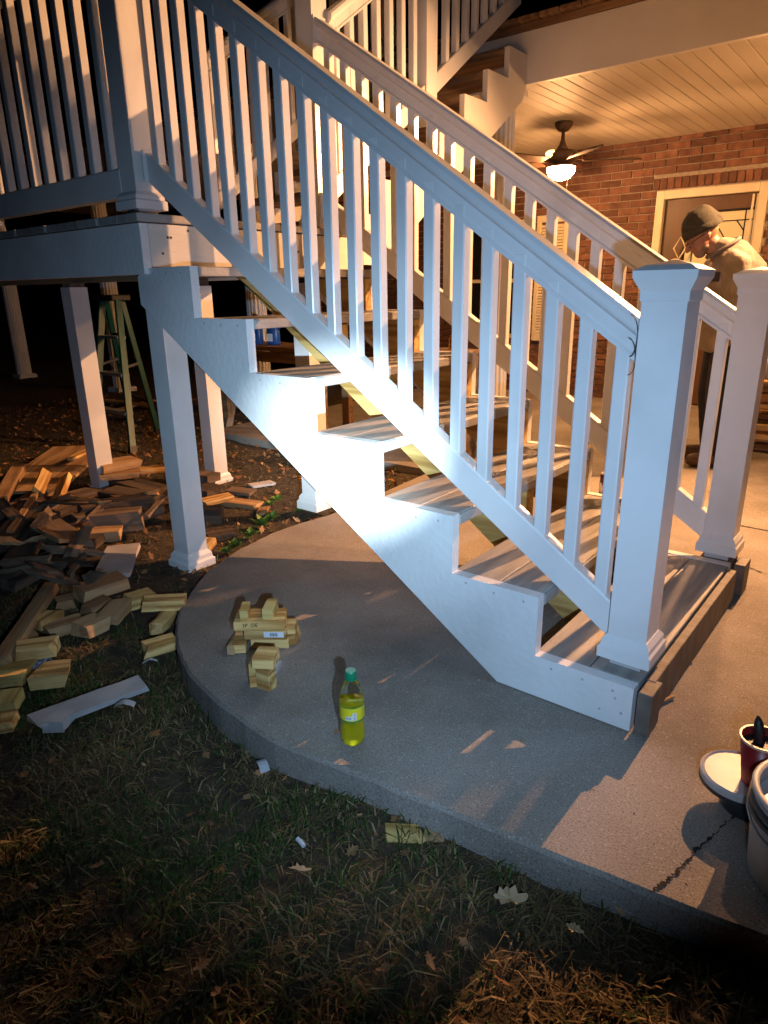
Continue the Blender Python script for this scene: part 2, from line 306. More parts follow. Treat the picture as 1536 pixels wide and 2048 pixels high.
def crack(pts, w):
    bm = B(); L = []
    for i, (a, b) in enumerate(zip(pts, pts[1:])):
        for k in range(12): L.append(a.lerp(b, k/12)+Vector((random.gauss(0, .0022), random.gauss(0, .0022), 0)))
    L.append(pts[-1]); vs = []
    for i, p in enumerate(L):
        d = (L[min(i+1, len(L)-1)]-L[max(i-1, 0)]).normalized(); s = Vector((-d.y, d.x, 0))*w*random.uniform(.15, 1.5); vs.append((bm.verts.new((p+s).to_tuple()[:2]+(.003,)), bm.verts.new((p-s).to_tuple()[:2]+(.003,))))
    for a, b in zip(vs, vs[1:]): bm.faces.new((a[0], a[1], b[1], b[0]))
    me = finish(bm, 'crack'); me.materials.append(M['crack']); o = bpy.data.objects.new('crack', me); C.objects.link(o); o.parent = pad
crack([gp(1475, 1625), gp(1430, 1670), gp(1390, 1705), gp(1360, 1738), gp(1335, 1765), gp(1300, 1785)], .0035)
crack([gp(1480, 1130), gp(1536, 1150)], .003); crack([gp(1350, 1035), gp(1430, 1042), gp(1536, 1062)], .003); crack([gp(1300, 920), gp(1420, 937), gp(1536, 960)], .003)

# ------------------------------------------------------------------ lower staircase
RISE, RUN, H6, WID = .185, .2904, .1356, 1.082
NX = lambda k: -(6-k)*RUN
NZ = lambda k: H6+(6-k)*RISE
st = root('staircase', (-.9, .54, 0), 'white wooden staircase with open risers and railings rising from the concrete pad to the landing', 'staircase')
def skirt(y0, th, m, top=0.0, lowoff=-.385):
    pts = [Vector((-.004, y0, .004)), Vector((-.004, y0, NZ(6)+top))]
    for k in range(6, 0, -1): pts += [Vector((NX(k-1), y0, NZ(k)+top)), Vector((NX(k-1), y0, NZ(k-1)+top))]
    pts += [Vector((-1.998, y0, NZ(0)+top)), Vector((-2.085, y0, NZ(0)-.03)), Vector((-2.085, y0, H6+2.085*RISE/RUN+lowoff+.03)), Vector((-.41, y0, .004))]
    bm = B(); prism(bm, pts, (0, th, 0)); return bm
part('stringer', skirt(0, .036, 'white'), 'white', st, label='white painted near stringer lit by the torch')
part('stringer', skirt(WID-.036, .036, 'white'), 'white', st)
bm = skirt(.50, .038, 'pressure', -.042, -.27); mid = part('inner_stringer', bm, 'pressure', st, label='bare yellow centre stringer')
bm = skirt(WID-.036-.042, .038, 'pine', -.042, -.32); part('inner_stringer', bm, 'pressure', st)
for k in range(0, 7):
    bm = B(); x1 = NX(k); 
    box2(bm, (x1-RUN*.47-.005, .038, NZ(k)-.032), (x1-.004, WID-.038, NZ(k)-.001), .003); tr = part('tread', bm, 'tread', st)
    bm = B(); box2(bm, (x1-RUN-.012 if k else -1.996, .038, NZ(k)-.032), (x1-RUN*.47-.010, WID-.038, NZ(k)-.0025), .003); part('tread_board', bm, 'tread', tr)
    if k < 6:
        bm = B(); box2(bm, (x1-.003, .037, NZ(k)-.036), (x1+.004, WID-.037, NZ(k)-.004), .002); part('nosing', bm, 'tread', tr)
# white edge boards of the stringer teeth (thickness returns)
bm = B(); box2(bm, (.003, .075, .006), (.030, WID-.06, NZ(6)-.004), .002); part('riser', bm, 'riser_shade', st)
for y0, y1 in ((.002, .088), (WID+.01, WID+.11)):
    bm = B(); box2(bm, (.006, y0, .004), (.045, y1, NZ(6)-.006), .002); part('corner_block', bm, 'riser_shade', st)
bm = B(); box2(bm, (.0, WID+.004, .004), (-.12, WID+.1, NZ(6)-.003), .002); part('corner_block', bm, 'riser_shade', st)
scb = B(); lathe(scb, (0, 0, 0), [(.0042, 0), (.0042, .0012), (.0015, .0004)], 8); bmesh.ops.rotate(scb, verts=scb.verts[:], cent=(0, 0, 0), matrix=Matrix.Rotation(math.pi/2, 3, 'X')); scm = shared(scb, 'screw', 'greyboard')
for k in range(0, 7):
    for dx, dz in ((-.05, -.02), (-.14, -.022), (-.23, -.018)): inst('screw', scm, st, (NX(k)+dx+random.uniform(-.01, .01), -.0002, NZ(k)+dz-random.uniform(0, .008)))
for dx, dz in ((-.05, .09), (-.03, .05), (-.09, .04)): inst('screw', scm, st, (dx, -.0002, dz))
# pencil and mill marks on the centre stringer
for px, (dx, dz) in enumerate(((0, 0), (.022, -.018))):
    me = text_mesh('I4 1A' if px == 0 else 'IIIS', .02, 'ink'); o = inst('mill_mark', me, mid, (NX(4)-.13+dx, .4985, NZ(3)-.19+dz), (math.pi/2, math.radians(32), 0))
# posts
def post(name, par, cx, cy, z0, z1, cap=True, base=True, m='vinyl', h=.0525):
    bm = B(); sqloft(bm, cx, cy, [(h, z0+.03), (h, z1-.05)]); o = part(name, bm, m, par)
    if base:
        bm = B(); sqloft(bm, cx, cy, [(h+.020, z0+.028), (h+.020, z0+.060), (h+.014, z0+.066), (h+.013, z0+.080), (h+.002, z0+.095)]); part('base_trim', bm, m, o)
        bm = B(); sqloft(bm, cx, cy, [(h-.010, z0+.001), (h-.010, z0+.032)]); part('shim_block', bm, 'greyboard', o)
    if cap:
        bm = B(); sqloft(bm, cx, cy, [(h+.001, z1-.075), (h+.004, z1-.070), (h+.004, z1-.05), (h+.012, z1-.035), (h+.020, z1-.020), (h+.021, z1-.004), (.05, z1+.008), (.002, z1+.020)]); part('post_cap', bm, m, o)
    return o
YN, YF = .135, 1.135
RS = .690
HAND = [(-.024, 0), (-.024, .010), (-.018, .016), (-.018, .058), (-.034, .070), (-.036, .078), (-.036, .094), (-.028, .106), (.028, .106), (.036, .094), (.036, .078), (.034, .070), (.018, .058), (.018, .016), (.024, .010), (.024, 0)]
BRAIL = [(-.024, 0), (-.024, .100), (-.020, .106), (.020, .106), (.024, .100), (.024, 0)]
bb = B(); box(bb, (0, 0, 0), (.0375, .0375, .735), None, .0035); bal_me = shared(bb, 'baluster', 'vinyl')
post('newel_post', st, -.062, YN, NZ(6), 1.190); post('newel_post', st, -.062, YF, NZ(6), 1.190)
BX = [-2.050+i*.0995 for i in range(20)]
for y, RS, HB in ((YN, .690, .886), (YF, .660, .879)):
    bm = B(); sweep(bm, HAND, (-2.118, y, HB+2.118*RS), (-.112, y, HB+.112*RS), (0, 1, 0)); hr = part('handrail', bm, 'vinyl', st)
    bm = B(); sweep(bm, BRAIL, (-2.118, y, .120+2.118*RS), (-.112, y, .120+.112*RS), (0, 1, 0)); br = part('bottom_rail', bm, 'vinyl', st)
    for x in BX: inst('baluster', bal_me, hr, (x+random.gauss(0, .0012), y, HB-.331-RS*x), (random.gauss(0, .002), random.gauss(0, .003), 0))
    for xx, s in ((-.119, 1), (-2.108, -1)):
        for zz in (HB-RS*xx-.004, .120-RS*xx-.004):
            bm = B(); sweep(bm, [(-.041, -.001), (-.041, .112), (.041, .112), (.041, -.001)], (xx, y, zz), (xx+.008, y, zz), (0, 1, 0)); part('rail_bracket', bm, 'vinyl', hr)
# tie wire left on the handrail end
bm = B()
for zc, r in ((1.035, .05), (.985, .045)):
    tube(bm, [Vector((-.135+.018*math.cos(a), YN-.045-.012*math.sin(a*.5), zc+r*math.sin(a))) for a in [math.radians(t) for t in range(-90, 110, 20)]], .0011, 5)
single('tie_wire', bm, 'ink', 'thin black tie wire looped on the handrail end beside the newel post', 'wire')

# ------------------------------------------------------------------ landing
LZ = 1.442; LX0, LX1, LY0, LY1 = -3.75, -2.0, -.02, 1.30
ld = root('landing', (-2.9, .6, 0), 'raised wooden stair landing on white posts with white balustrade', 'landing')
x = LX1+.012; i = 0
while x > LX0:
    bm = B(); box2(bm, (x-.139, LY0-.012+random.uniform(-.004, .006), LZ-.030), (x, LY1, LZ), .003); part('deck_board', bm, 'tread', ld); x -= .1445
bm = B(); box2(bm, (LX0, LY0, 1.222), (LX1-.001, LY0+.036, LZ-.034), .002); part('rim_board', bm, 'white', ld, label='white painted front rim board')
bm = B(); box2(bm, (LX1-.036, LY0+.037, 1.250), (LX1, LY1, LZ-.034), .002); rb = part('rim_board', bm, 'primer', ld, label='cream primed rim board with screw holes')
bm = B(); box2(bm, (LX0, LY1-.036, 1.222), (LX1-.037, LY1, LZ-.034), .002); part('rim_board', bm, 'primer', ld)
for y, z in ((.10, 1.36), (.115, 1.36), (.07, 1.30), (.20, 1.39), (.55, 1.35), (.57, 1.31), (.8, 1.36), (.82, 1.33)):
    bm = B(); lathe(bm, (0, 0, 0), [(.005, 0), (.005, .0016)], 8); bmesh.ops.transform(bm, matrix=Matrix.Translation((LX1+.0002, y, z)) @ Matrix.Rotation(math.pi/2, 4, 'Y'), verts=bm.verts[:]); part('screw', bm, 'ink', rb)
for y in [LY0+.036+.27*k for k in range(1, 5)]:
    bm = B(); box2(bm, (LX0+.02, y-.019, 1.235), (LX1-.04, y+.019, LZ-.033)); part('joist', bm, 'brownjoist', ld)
bm = B(); box2(bm, (LX0+.1, LY0+.05, 1.20), (LX1-.05, LY0+.088, LZ-.20)); part('ledger', bm, 'brownjoist', ld)
LEGS = [(-2.085, .105, -.07), (-2.115, .975, -.01), (-3.16, 1.10, -.08), (-3.50, .48, -.08)]
for lx, ly, z0 in LEGS:
    bm = B(); sqloft(bm, lx, ly, [(.0525, z0), (.0525, 1.19 if ly > .2 else 1.215)]); lg = part('support_leg', bm, 'vinyl', ld)
    if ly > .2 : 
        bm = B(); sqloft(bm, lx, ly, [(.043, 1.17), (.043, 1.234)]); part('timber_core', bm, 'old', lg)
    bm = B(); sqloft(bm, lx, ly, [(.076, z0), (.076, z0+.04), (.068, z0+.05), (.066, z0+.068), (.055, z0+.085)]); part('base_trim', bm, 'vinyl', lg)
post('railing_post', ld, -2.172, .115, LZ, 2.55, cap=True); post('railing_post', ld, -2.172, 1.155, LZ, 2.62, cap=True)
post('railing_post', ld, -3.64, .115, LZ, 2.55)
bm = B(); sweep(bm, BRAIL, (-3.59, .085, 1.520), (-2.222, .085, 1.520), (0, 1, 0)); br = part('bottom_rail', bm, 'vinyl', ld)
bm = B(); sweep(bm, HAND, (-3.59, .085, 2.36), (-2.222, .085, 2.36), (0, 1, 0)); hr = part('handrail', bm, 'vinyl', ld)
bb = B(); box(bb, (0, 0, 0), (.0375, .0375, .79), None, .0035); bal2 = shared(bb, 'baluster', 'vinyl')
for i in range(10): inst('baluster', bal2, hr, (-2.295-.131*i, .085, 1.99))

# ------------------------------------------------------------------ upper staircase
us = root('upper_staircase', (-2.55, 2.1, 1.44), 'white upper stair flight climbing from the landing to the porch deck', 'staircase')
UY = lambda k: 2.79-.26*(6-k)
UZ = lambda k: 2.61-.18*(6-k)
FY = 3.03
for x0, m in ((-2.036, 'fascia'), (-3.12, 'primer')):
    pts = [Vector((x0, 1.302, UZ(0)-.08)), Vector((x0, 1.302, UZ(0)))]
    pts = [Vector((x0, 1.302, 1.28)), Vector((x0, 1.302, UZ(0)))]
    for k in range(1, 7): pts += [Vector((x0, UY(k), UZ(k-1))), Vector((x0, UY(k), UZ(k)))]
    pts += [Vector((x0, FY-.003, UZ(6))), Vector((x0, FY-.003, 2.40)), Vector((x0, FY-.05, 2.33)), Vector((x0, 1.46, 1.28))]
    bm = B(); prism(bm, pts, (.036, 0, 0)); part('stringer', bm, m, us)
for k in range(0, 7):
    bm = B(); box2(bm, (-3.08, max(UY(k), 1.305)+.004, UZ(k)-.042), (-2.04, UY(k)+.262 if k < 6 else FY-.004, UZ(k)-.004), .003); part('tread', bm, 'brownjoist', us)
US = .71
def zu(y): return 1.615+US*(y-1.241)
for xr in (-2.125, -3.10):
    mp = post('railing_post', us, xr-.02, 2.06, 2.02, 3.25, base=False)
    bm = B(); sweep(bm, BRAIL, (xr, 1.21, zu(1.21)), (xr, 2.005, zu(2.005)), (1, 0, 0)); br = part('bottom_rail', bm, 'vinyl', us)
    bm = B(); sweep(bm, BRAIL, (xr, 2.115, zu(2.115)), (xr, 3.10, zu(3.10)), (1, 0, 0)); part('bottom_rail', bm, 'vinyl', us)
    bm = B(); sweep(bm, HAND, (xr, 1.21, zu(1.21)+.72), (xr, 3.10, zu(3.10)+.72), (1, 0, 0)); hr = part('handrail', bm, 'vinyl', us)
    for i in range(17):
        y = 1.27+i*.108
        if abs(y-2.06) < .075: continue
        inst('baluster', bal_me, hr, (xr, y, zu(y)+.40))

# ------------------------------------------------------------------ porch deck (upper floor) with ceiling boards, fascia, columns
CZ = 2.47
dk = root('porch_deck', (-3, 4.3, 2.4), 'porch roof deck with white fascia and tongue and groove ceiling boards', 'porch deck')
bm = B(); box2(bm, (-11.5, FY, 2.440), (3.6, FY+.04, 2.745), .003); part('fascia_board', bm, 'fascia', dk)
bm = B(); box2(bm, (-11.5, FY-.010, 2.747), (3.6, FY+.06, 2.790), .003); part('drip_edge', bm, 'brownjoist', dk)
x = -11.5
cb = B(); box(cb, (0, 0, 0), (.0955, 5.72-FY-.06, .014), None, .003); cbm = shared(cb, 'ceiling_board', 'soffit')
while x < 3.5:
    inst('ceiling_board', cbm, dk, (x+.05, (FY+.05+5.72)/2, CZ+.007+random.uniform(0, .0015))); x += .1
bm = B(); box2(bm, (-11.5, FY+.042, CZ+.018), (3.6, 5.72, CZ+.30)); part('deck_frame', bm, 'brownjoist', dk)
x = -11.4
db = B(); box(db, (0, 0, 0), (.138, 5.72-FY+.05, .028), None, .003); dbm = shared(db, 'deck_board', 'brownjoist_y')
while x < 3.5: inst('deck_board', dbm, dk, (x+.07, (FY+5.72)/2-.03, 2.806)); x += .146
for cxx in (-10.42, -7.70, -4.99, -2.24):
    c = root('porch_column', (cxx, FY+.06, 0), '', '')
    lab = {-10.42: 'fluted white porch column standing farthest from the stairs', -7.70: 'fluted white porch column behind the green stepladder', -4.99: 'fluted white porch column between the ladder and the upper flight', -2.24: 'fluted white porch column beside the upper flight stringer'}[cxx]
    tag(c, lab, 'column', 'fluted columns under the porch deck'); z0 = gz(cxx, FY) if cxx < -4.4 else 0
    bm = B(); seg = 64; prof = [(.105, z0-.02), (.100, 1.2), (.088, 2.42)]
    rings = []
    for r, z in prof: rings.append([bm.verts.new((cxx+(r-(.008 if i % 4 in (1, 2) else 0))*math.cos(2*math.pi*i/seg), FY+.13+(r-(.008 if i % 4 in (1, 2) else 0))*math.sin(2*math.pi*i/seg), z)) for i in range(seg)])
    for a, b in zip(rings, rings[1:]):
        for i in range(seg): bm.faces.new((a[i], a[(i+1) % seg], b[(i+1) % seg], b[i]))
    part('shaft', bm, 'vinyl', c)
    bm = B(); sqloft(bm, cxx, FY+.13, [(.13, z0-.01), (.13, z0+.04), (.115, z0+.06)]); part('column_base', bm, 'vinyl', c)
    bm = B(); sqloft(bm, cxx, FY+.13, [(.10, 2.40), (.125, 2.43), (.125, 2.468)]); part('capital', bm, 'vinyl', c)
# flood lamps: one on an arm in front of the fascia, one under the porch ceiling edge
def flood(L, tgt, mounts, label):
    fl = root('flood_lamp', mounts[0], label, 'lamp', 'flood lamps aimed at the yard')
    bm = B(); a, b = mounts[1], mounts[2]; box2(bm, a, b, .003); part('mounting_plate', bm, 'fascia', fl)
    bm = B(); tube(bm, mounts[3], .012); part('arm', bm, 'fascia', fl)
    ax = (L-tgt).normalized()
    bm = B(); lathe(bm, (0, 0, 0), [(.02, .05), (.045, .02), (.052, -.02)], 20, False); bmesh.ops.transform(bm, matrix=Matrix.Translation(L+ax*.04) @ ax.to_track_quat('Z', 'Y').to_matrix().to_4x4(), verts=bm.verts[:]); part('reflector', bm, 'fascia', fl)
F_ = FLOOD; flood(F_, Vector((-1.1, -.2, .4)), ((F_.x, FY, 2.52), (F_.x-.05, FY-.022, 2.48), (F_.x+.05, FY-.001, 2.56), [(F_.x, FY-.02, 2.52), (F_.x, FY-.12, 2.50), (F_.x+.005, F_.y+.07, 2.39)]), 'small flood lamp on an arm in front of the white fascia aimed at the yard')
F_ = PORCHL; flood(F_, Vector((-1.7, .1, 0)), ((F_.x, F_.y, CZ), (F_.x-.05, F_.y+.03, CZ-.014), (F_.x+.05, F_.y+.13, CZ-.002), [(F_.x, F_.y+.08, CZ-.015), (F_.x, F_.y+.08, CZ-.06), (F_.x, F_.y+.06, CZ-.095)]), 'small flood lamp under the porch ceiling behind the fascia')

# ------------------------------------------------------------------ brick house wall
WY = 5.62; WL = -7.0
DX0, DX1, DZ = -1.90, -.93, 2.01   # door opening with frame
hw = root('brick_wall', (-3, WY, 0), 'red brick house wall at the back of the porch', 'wall')
bm = B(); box2(bm, (WL, WY+.010, -.2), (DX0, WY+.25, 2.9)); box2(bm, (DX0, WY+.010, DZ), (DX1, WY+.25, 2.9)); box2(bm, (DX1, WY+.010, -.2), (4, WY+.25, 2.9)); part('mortar_bed', bm, 'mortar', hw)
BL, BH, GP = .200, .057, .0105
vb = []
for k in range(4):
    b_ = B(); box(b_, (0, 0, 0), (BL, .07, BH), None, .003)
    for v in b_.verts: v.co += Vector((random.uniform(-.002, .002), random.uniform(-.0025, .0025), random.uniform(-.0015, .0015)))
    vb.append(shared(b_, 'brick', 'brick'))
hb = B(); box(hb, (0, 0, 0), (BH, .07, .098), None, .003); hbm = shared(hb, 'brick', 'brick')
cand = []; rows = int(2.52/(BH+GP))
def scr(P): q = P-CAM; d = q.dot(_f); return 768+FPX*q.dot(RX)/d, 1024-FPX*q.dot(UX)/d
for r in range(rows):
    z = .03+r*(BH+GP); off = (r % 2)*(BL+GP)/2; x = WL+off
    while x < 3:
        zone = (DX0-.010, DX1+.010) if z < DZ+.022 else ((DX0-.058, DX1+.042) if z < DZ+.125 else None)
        for a_, b_2 in ([(x, x+BL)] if not zone else [(x, min(x+BL, zone[0])), (max(x, zone[1]), x+BL)]):
            if b_2-a_ > .03: cand.append(((a_+b_2)/2, z, (b_2-a_)/BL))
        x += BL+GP
vis = []; rest = []
for cx_, z, fr in cand:
    px, py = scr(Vector((cx_, WY, z)))
    hidden = (z < .3) or not (985 < px < 1560) or py < 240
    (rest if hidden else vis).append((cx_, z, fr))
vis.sort(key=lambda q: (Vector((q[0], WY, q[1]))-CAM).length); rest += vis[275:]; vis = vis[:275]
for cx_, z, fr in vis: inst('brick', random.choice(vb), hw, (cx_, WY+.030-random.uniform(0, .004), z)).scale = (fr, 1, 1)
for i in range(int((DX1-DX0+.09)/(BH+GP))): inst('brick', hbm, hw, (DX0-.018+i*(BH+GP), WY+.030-random.uniform(0, .004), DZ+.066))
bm = B()
for cx_, z, fr in rest: box(bm, (cx_, WY+.032, z), (BL*fr, .07, BH))
o = part('brickwork', bm, 'brick', hw); o['kind'] = 'stuff'
# door
dr = root('front_door', ((DX0+DX1)/2, WY, 0), 'brown front door with leaded glass in a cream frame', 'door')
bm = B(); box2(bm, (DX0, WY-.03, 0), (DX0+.075, WY+.05, DZ), .004); part('frame_jamb', bm, 'cream', dr)
bm = B(); box2(bm, (DX1-.075, WY-.03, 0), (DX1, WY+.05, DZ), .004); part('frame_jamb', bm, 'cream', dr)
bm = B(); box2(bm, (DX0+.076, WY-.03, DZ-.075), (DX1-.076, WY+.05, DZ), .004); part('frame_head', bm, 'cream', dr)
bm = B(); box2(bm, (DX0+.077, WY+.03, .01), (DX0+.17, WY+.12, DZ-.077)); part('inner_jamb', bm, 'jamb', dr)
bm = B(); box2(bm, (DX0+.171, WY+.02, .01), (DX1-.077, WY+.12, DZ-.077)); slab = part('door_slab', bm, 'door', dr)
bm = B(); box2(bm, (DX1-.095, WY+.0, .01), (DX1-.077, WY+.018, DZ-.09)); box2(bm, (DX1-.13, WY+.0, .01), (DX1-.112, WY+.018, DZ-.09)); part('weather_strip', bm, 'cream', dr)
GX0, GX1, GZ0, GZ1 = -1.60, -1.02, .62, 1.80
bm = B(); box2(bm, (GX0, WY+.012, GZ0), (GX1, WY+.019, GZ1)); gl = part('leaded_glass', bm, 'glassC', slab)
def came(pts, closed=False, w=.009):
    bm = B(); P = [Vector((x, WY+.008, z)) for x, z in pts]
    if closed: P.append(P[0])
    for a, b in zip(P, P[1:]): beam(bm, a, b, w, .008, 0, Vector((0, 1, 0)))
    o = bpy.data.objects; return part('lead_came', bm, 'lead', slab)
gw = GX1-GX0; cxg = (GX0+GX1)/2
came([(GX0, GZ0), (GX1, GZ0), (GX1, GZ1), (GX0, GZ1)], True, .02)
for f in (.13, .87): came([(GX0+gw*f, GZ0), (GX0+gw*f, GZ1)])
came([(GX0, GZ1-.09), (GX1, GZ1-.09)]); came([(GX0, GZ0+.09), (GX1, GZ0+.09)])
for zc in (1.50, 1.20, .90):
    came([(cxg, zc+.15), (cxg+.10, zc), (cxg, zc-.15), (cxg-.10, zc)], True); came([(GX0+gw*.13, zc), (cxg-.10, zc)]); came([(cxg+.10, zc), (GX0+gw*.87, zc)])
came([(GX0+gw*.13, 1.62), (GX0+gw*.25, GZ1-.09)]); came([(GX0+gw*.87, 1.62), (GX0+gw*.75, GZ1-.09)])
# ornate storm-door pull seen beside the person: diamond and ring
bm = B(); zc = 1.43; xk = -1.62
def ringpts(r1, r2, n_, x0, z0): return [Vector((x0+r1*math.cos(2*math.pi*k/n_), WY-.06, z0+r2*math.sin(2*math.pi*k/n_))) for k in range(n_+1)]
tube(bm, ringpts(.055, .10, 4, xk, zc+.06), .009); tube(bm, ringpts(.075, .09, 16, xk-.03, zc-.13), .011)
tube(bm, [Vector((xk-.03, WY-.06, zc-.22)), Vector((xk-.03, WY+.02, zc-.26))], .008); tube(bm, [Vector((xk, WY-.06, zc+.15)), Vector((xk, WY+.02, zc+.17))], .008)
part('door_ornament', bm, 'cream', dr)
# shutter and window
sh = root('window_shutter', (-2.93, WY, .58), 'cream louvred shutter hung on the brick wall', 'shutter')
SX0, SX1, SZ0, SZ1 = -3.135, -2.775, .58, 1.88
for a, b in (((SX0, SZ0), (SX0+.045, SZ1)), ((SX1-.045, SZ0), (SX1, SZ1))):
    bm = B(); box2(bm, (a[0], WY-.042, a[1]), (b[0], WY-.006, b[1]), .002); part('stile', bm, 'cream', sh)
for z0, z1 in ((SZ0, SZ0+.09), ((SZ0+SZ1)/2-.03, (SZ0+SZ1)/2+.03), (SZ1-.07, SZ1)):
    bm = B(); box2(bm, (SX0+.046, WY-.041, z0), (SX1-.046, WY-.007, z1), .002); part('rail', bm, 'cream', sh)
lb = B(); box(lb, (0, 0, 0), (SX1-SX0-.094, .006, .040), Matrix.Rotation(math.radians(-38), 3, 'X')); lbm = shared(lb, 'slat', 'cream')
z = SZ0+.11
while z < SZ1-.08:
    if abs(z-(SZ0+SZ1)/2) > .045: inst('slat', lbm, sh, ((SX0+SX1)/2, WY-.024, z))
    z += .030
wn = root('window', (-3.6, WY, .6), 'dark window beside the cream shutter', 'window')
bm = B(); box2(bm, (-4.05, WY-.012, .60), (-3.17, WY+.006, 1.86)); wf = part('frame', bm, 'cream', wn)
for z0, z1 in ((.65, 1.21), (1.25, 1.81)):
    bm = B(); box2(bm, (-4.0, WY-.018, z0), (-3.22, WY-.013, z1)); part('pane', bm, 'dark', wn)

# ------------------------------------------------------------------ ceiling fans
def fan(x, y, label, rot, bowl='bowl'):
    f = root('ceiling_fan', (x, y, CZ), label, 'ceiling fan', 'fans under the porch ceiling')
    bm = B(); lathe(bm, (x, y, 0), [(.075, CZ-.001), (.072, CZ-.03), (.045, CZ-.065), (.018, CZ-.075)], 28); part('canopy', bm, 'fan', f, True)
    bm = B(); lathe(bm, (x, y, 0), [(.014, CZ-.07), (.016, CZ-.13), (.03, CZ-.17), (.055, CZ-.215)], 20); part('down_rod', bm, 'fan', f, True)
    bm = B(); lathe(bm, (x, y, 0), [(.05, CZ-.205), (.125, CZ-.225), (.14, CZ-.25), (.135, CZ-.285), (.07, CZ-.31), (.06, CZ-.335)], 32); part('motor_housing', bm, 'fan', f, True)
    bm = B(); lathe(bm, (x-.045, y-.11, 0), [(.02, CZ-.285), (.05, CZ-.265), (.052, CZ-.235), (.03, CZ-.22)], 16, sy=.6); part('housing_glint', bm, 'housing_glow', f, True)  # glowing piece added as the bright reflection on the motor housing
    for k in range(5):
        a = rot+k*2*math.pi/5; d = Vector((math.cos(a), math.sin(a), 0)); s = Vector((-d.y, d.x, 0)); p = Vector((x, y, CZ-.30))
        bm = B(); w = .062; pts = [p+d*.18-s*w*.7, p+d*.30-s*w, p+d*.60-s*w*1.1, p+d*.66-s*w*.5, p+d*.66+s*w*.5, p+d*.60+s*w*1.1, p+d*.30+s*w, p+d*.18+s*w*.7]
        prism(bm, [q+Vector((0, 0, .012*(1 if (q-p).dot(s) > 0 else -1))) for q in pts], (0, 0, .007)); bl = part('blade', bm, 'fanblade', f)
        bm = B(); beam(bm, p+d*.11+Vector((0, 0, .018)), p+d*.25+Vector((0, 0, .012)), .03, .006); part('blade_arm', bm, 'fan', bl)
    bm = B(); lathe(bm, (x, y, 0), [(.118, CZ-.345), (.118, CZ-.350), (.115, CZ-.375), (.10, CZ-.405), (.070, CZ-.430), (.03, CZ-.442), (.005, CZ-.444)], 32); part('light_bowl', bm, bowl, f, True)
    bm = B(); lathe(bm, (x, y, 0), [(.122, CZ-.330), (.122, CZ-.3445)], 32); part('bowl_collar', bm, 'fan', f)
    bm = B(); tube(bm, [(x+.08, y-.04, CZ-.33), (x+.085, y-.045, CZ-.60)], .002, 5); part('pull_chain', bm, 'alu', f)
fan(-2.33, 4.36, 'bronze ceiling fan with glowing glass bowl on the porch ceiling', .55)
fan(.14, 4.36, 'bronze ceiling fan with glowing bowl hanging beyond the brown door', .9, 'bowl2')

# ------------------------------------------------------------------ stepladder
lf = [gp(266, 905, -.05), gp(192, 885, -.05)]; lb_ = [gp(318, 868, -.05), gp(262, 838, -.05)]
ctr = sum(lf+lb_, Vector())/4; tz = 1.10
la = root('stepladder', (ctr.x, ctr.y, -.05), 'green fibreglass stepladder with black top under the landing', 'ladder')
tops = [ctr+(p-ctr)*.0+((lf[0]-lf[1]).normalized()*(.13 if i in (0, 2) else -.13))+((lf[0]+lf[1]-lb_[0]-lb_[1])/2).normalized()*(.05 if i < 2 else -.05) for i, p in enumerate(lf+lb_)]
for i, (p, t) in enumerate(zip(lf+lb_, tops)):
    t = Vector((t.x, t.y, tz)); bm = B(); beam(bm, p, t, .055 if i < 2 else .045, .025, .002, (lf[0]-lf[1])); rl = part('rail', bm, 'green', la)
    bm = B(); beam(bm, p-(t-p).normalized()*.005, p+(t-p).normalized()*.05, .064, .034, .002, (lf[0]-lf[1])); part('foot', bm, 'black', rl)
    tops[i] = t
for f_ in (.25, .50, .75):
    a, b = lf[0].lerp(tops[0], f_), lf[1].lerp(tops[1], f_); bm = B(); beam(bm, a, b, .075, .022, .002); part('step', bm, 'alu', la)
    a, b = lb_[0].lerp(tops[2], f_), lb_[1].lerp(tops[3], f_); bm = B(); beam(bm, a, b, .02, .02); part('brace', bm, 'black', la)
m1, m2 = (tops[0]+tops[2])/2, (tops[1]+tops[3])/2
bm = B(); beam(bm, m1+(m1-m2)*.12+Vector((0, 0, .02)), m2+(m2-m1)*.12+Vector((0, 0, .02)), .17, .05, .008); part('top_cap', bm, 'black', la)
for i in (0, 1):
    bm = B(); beam(bm, lf[i].lerp(tops[i], .55), lb_[i].lerp(tops[i+2], .55), .006, .02); part('spreader', bm, 'alu', la)

# ------------------------------------------------------------------ bench with jugs behind the stairs
def at(px, py, y): d = ray(px, py); return CAM+d*((y-CAM.y)/d.y)
tc = at(545, 690, 2.55); tz = tc.z
bt = root('work_bench', (tc.x, 2.6, gz(tc.x, 2.6)), 'rough timber work bench holding blue jugs behind the stairs', 'bench')
for k in range(3):
    bm = B(); box2(bm, (tc.x-.7, 2.42+k*.145, tz-.04), (tc.x+.75, 2.555+k*.145, tz), .003); part('plank', bm, 'brownjoist', bt)
for sx in (-.6, .65):
    for sy in (.04, .36):
        bm = B(); box2(bm, (tc.x+sx-.04, 2.42+sy-.02, gz(tc.x, 2.6)-.02), (tc.x+sx+.04, 2.42+sy+.04, tz-.041), .003); part('leg', bm, 'brownjoist', bt)
bm = B(); box2(bm, (tc.x-.65, 2.40, tz-.13), (tc.x+.7, 2.418, tz-.042)); part('apron', bm, 'brownjoist', bt)
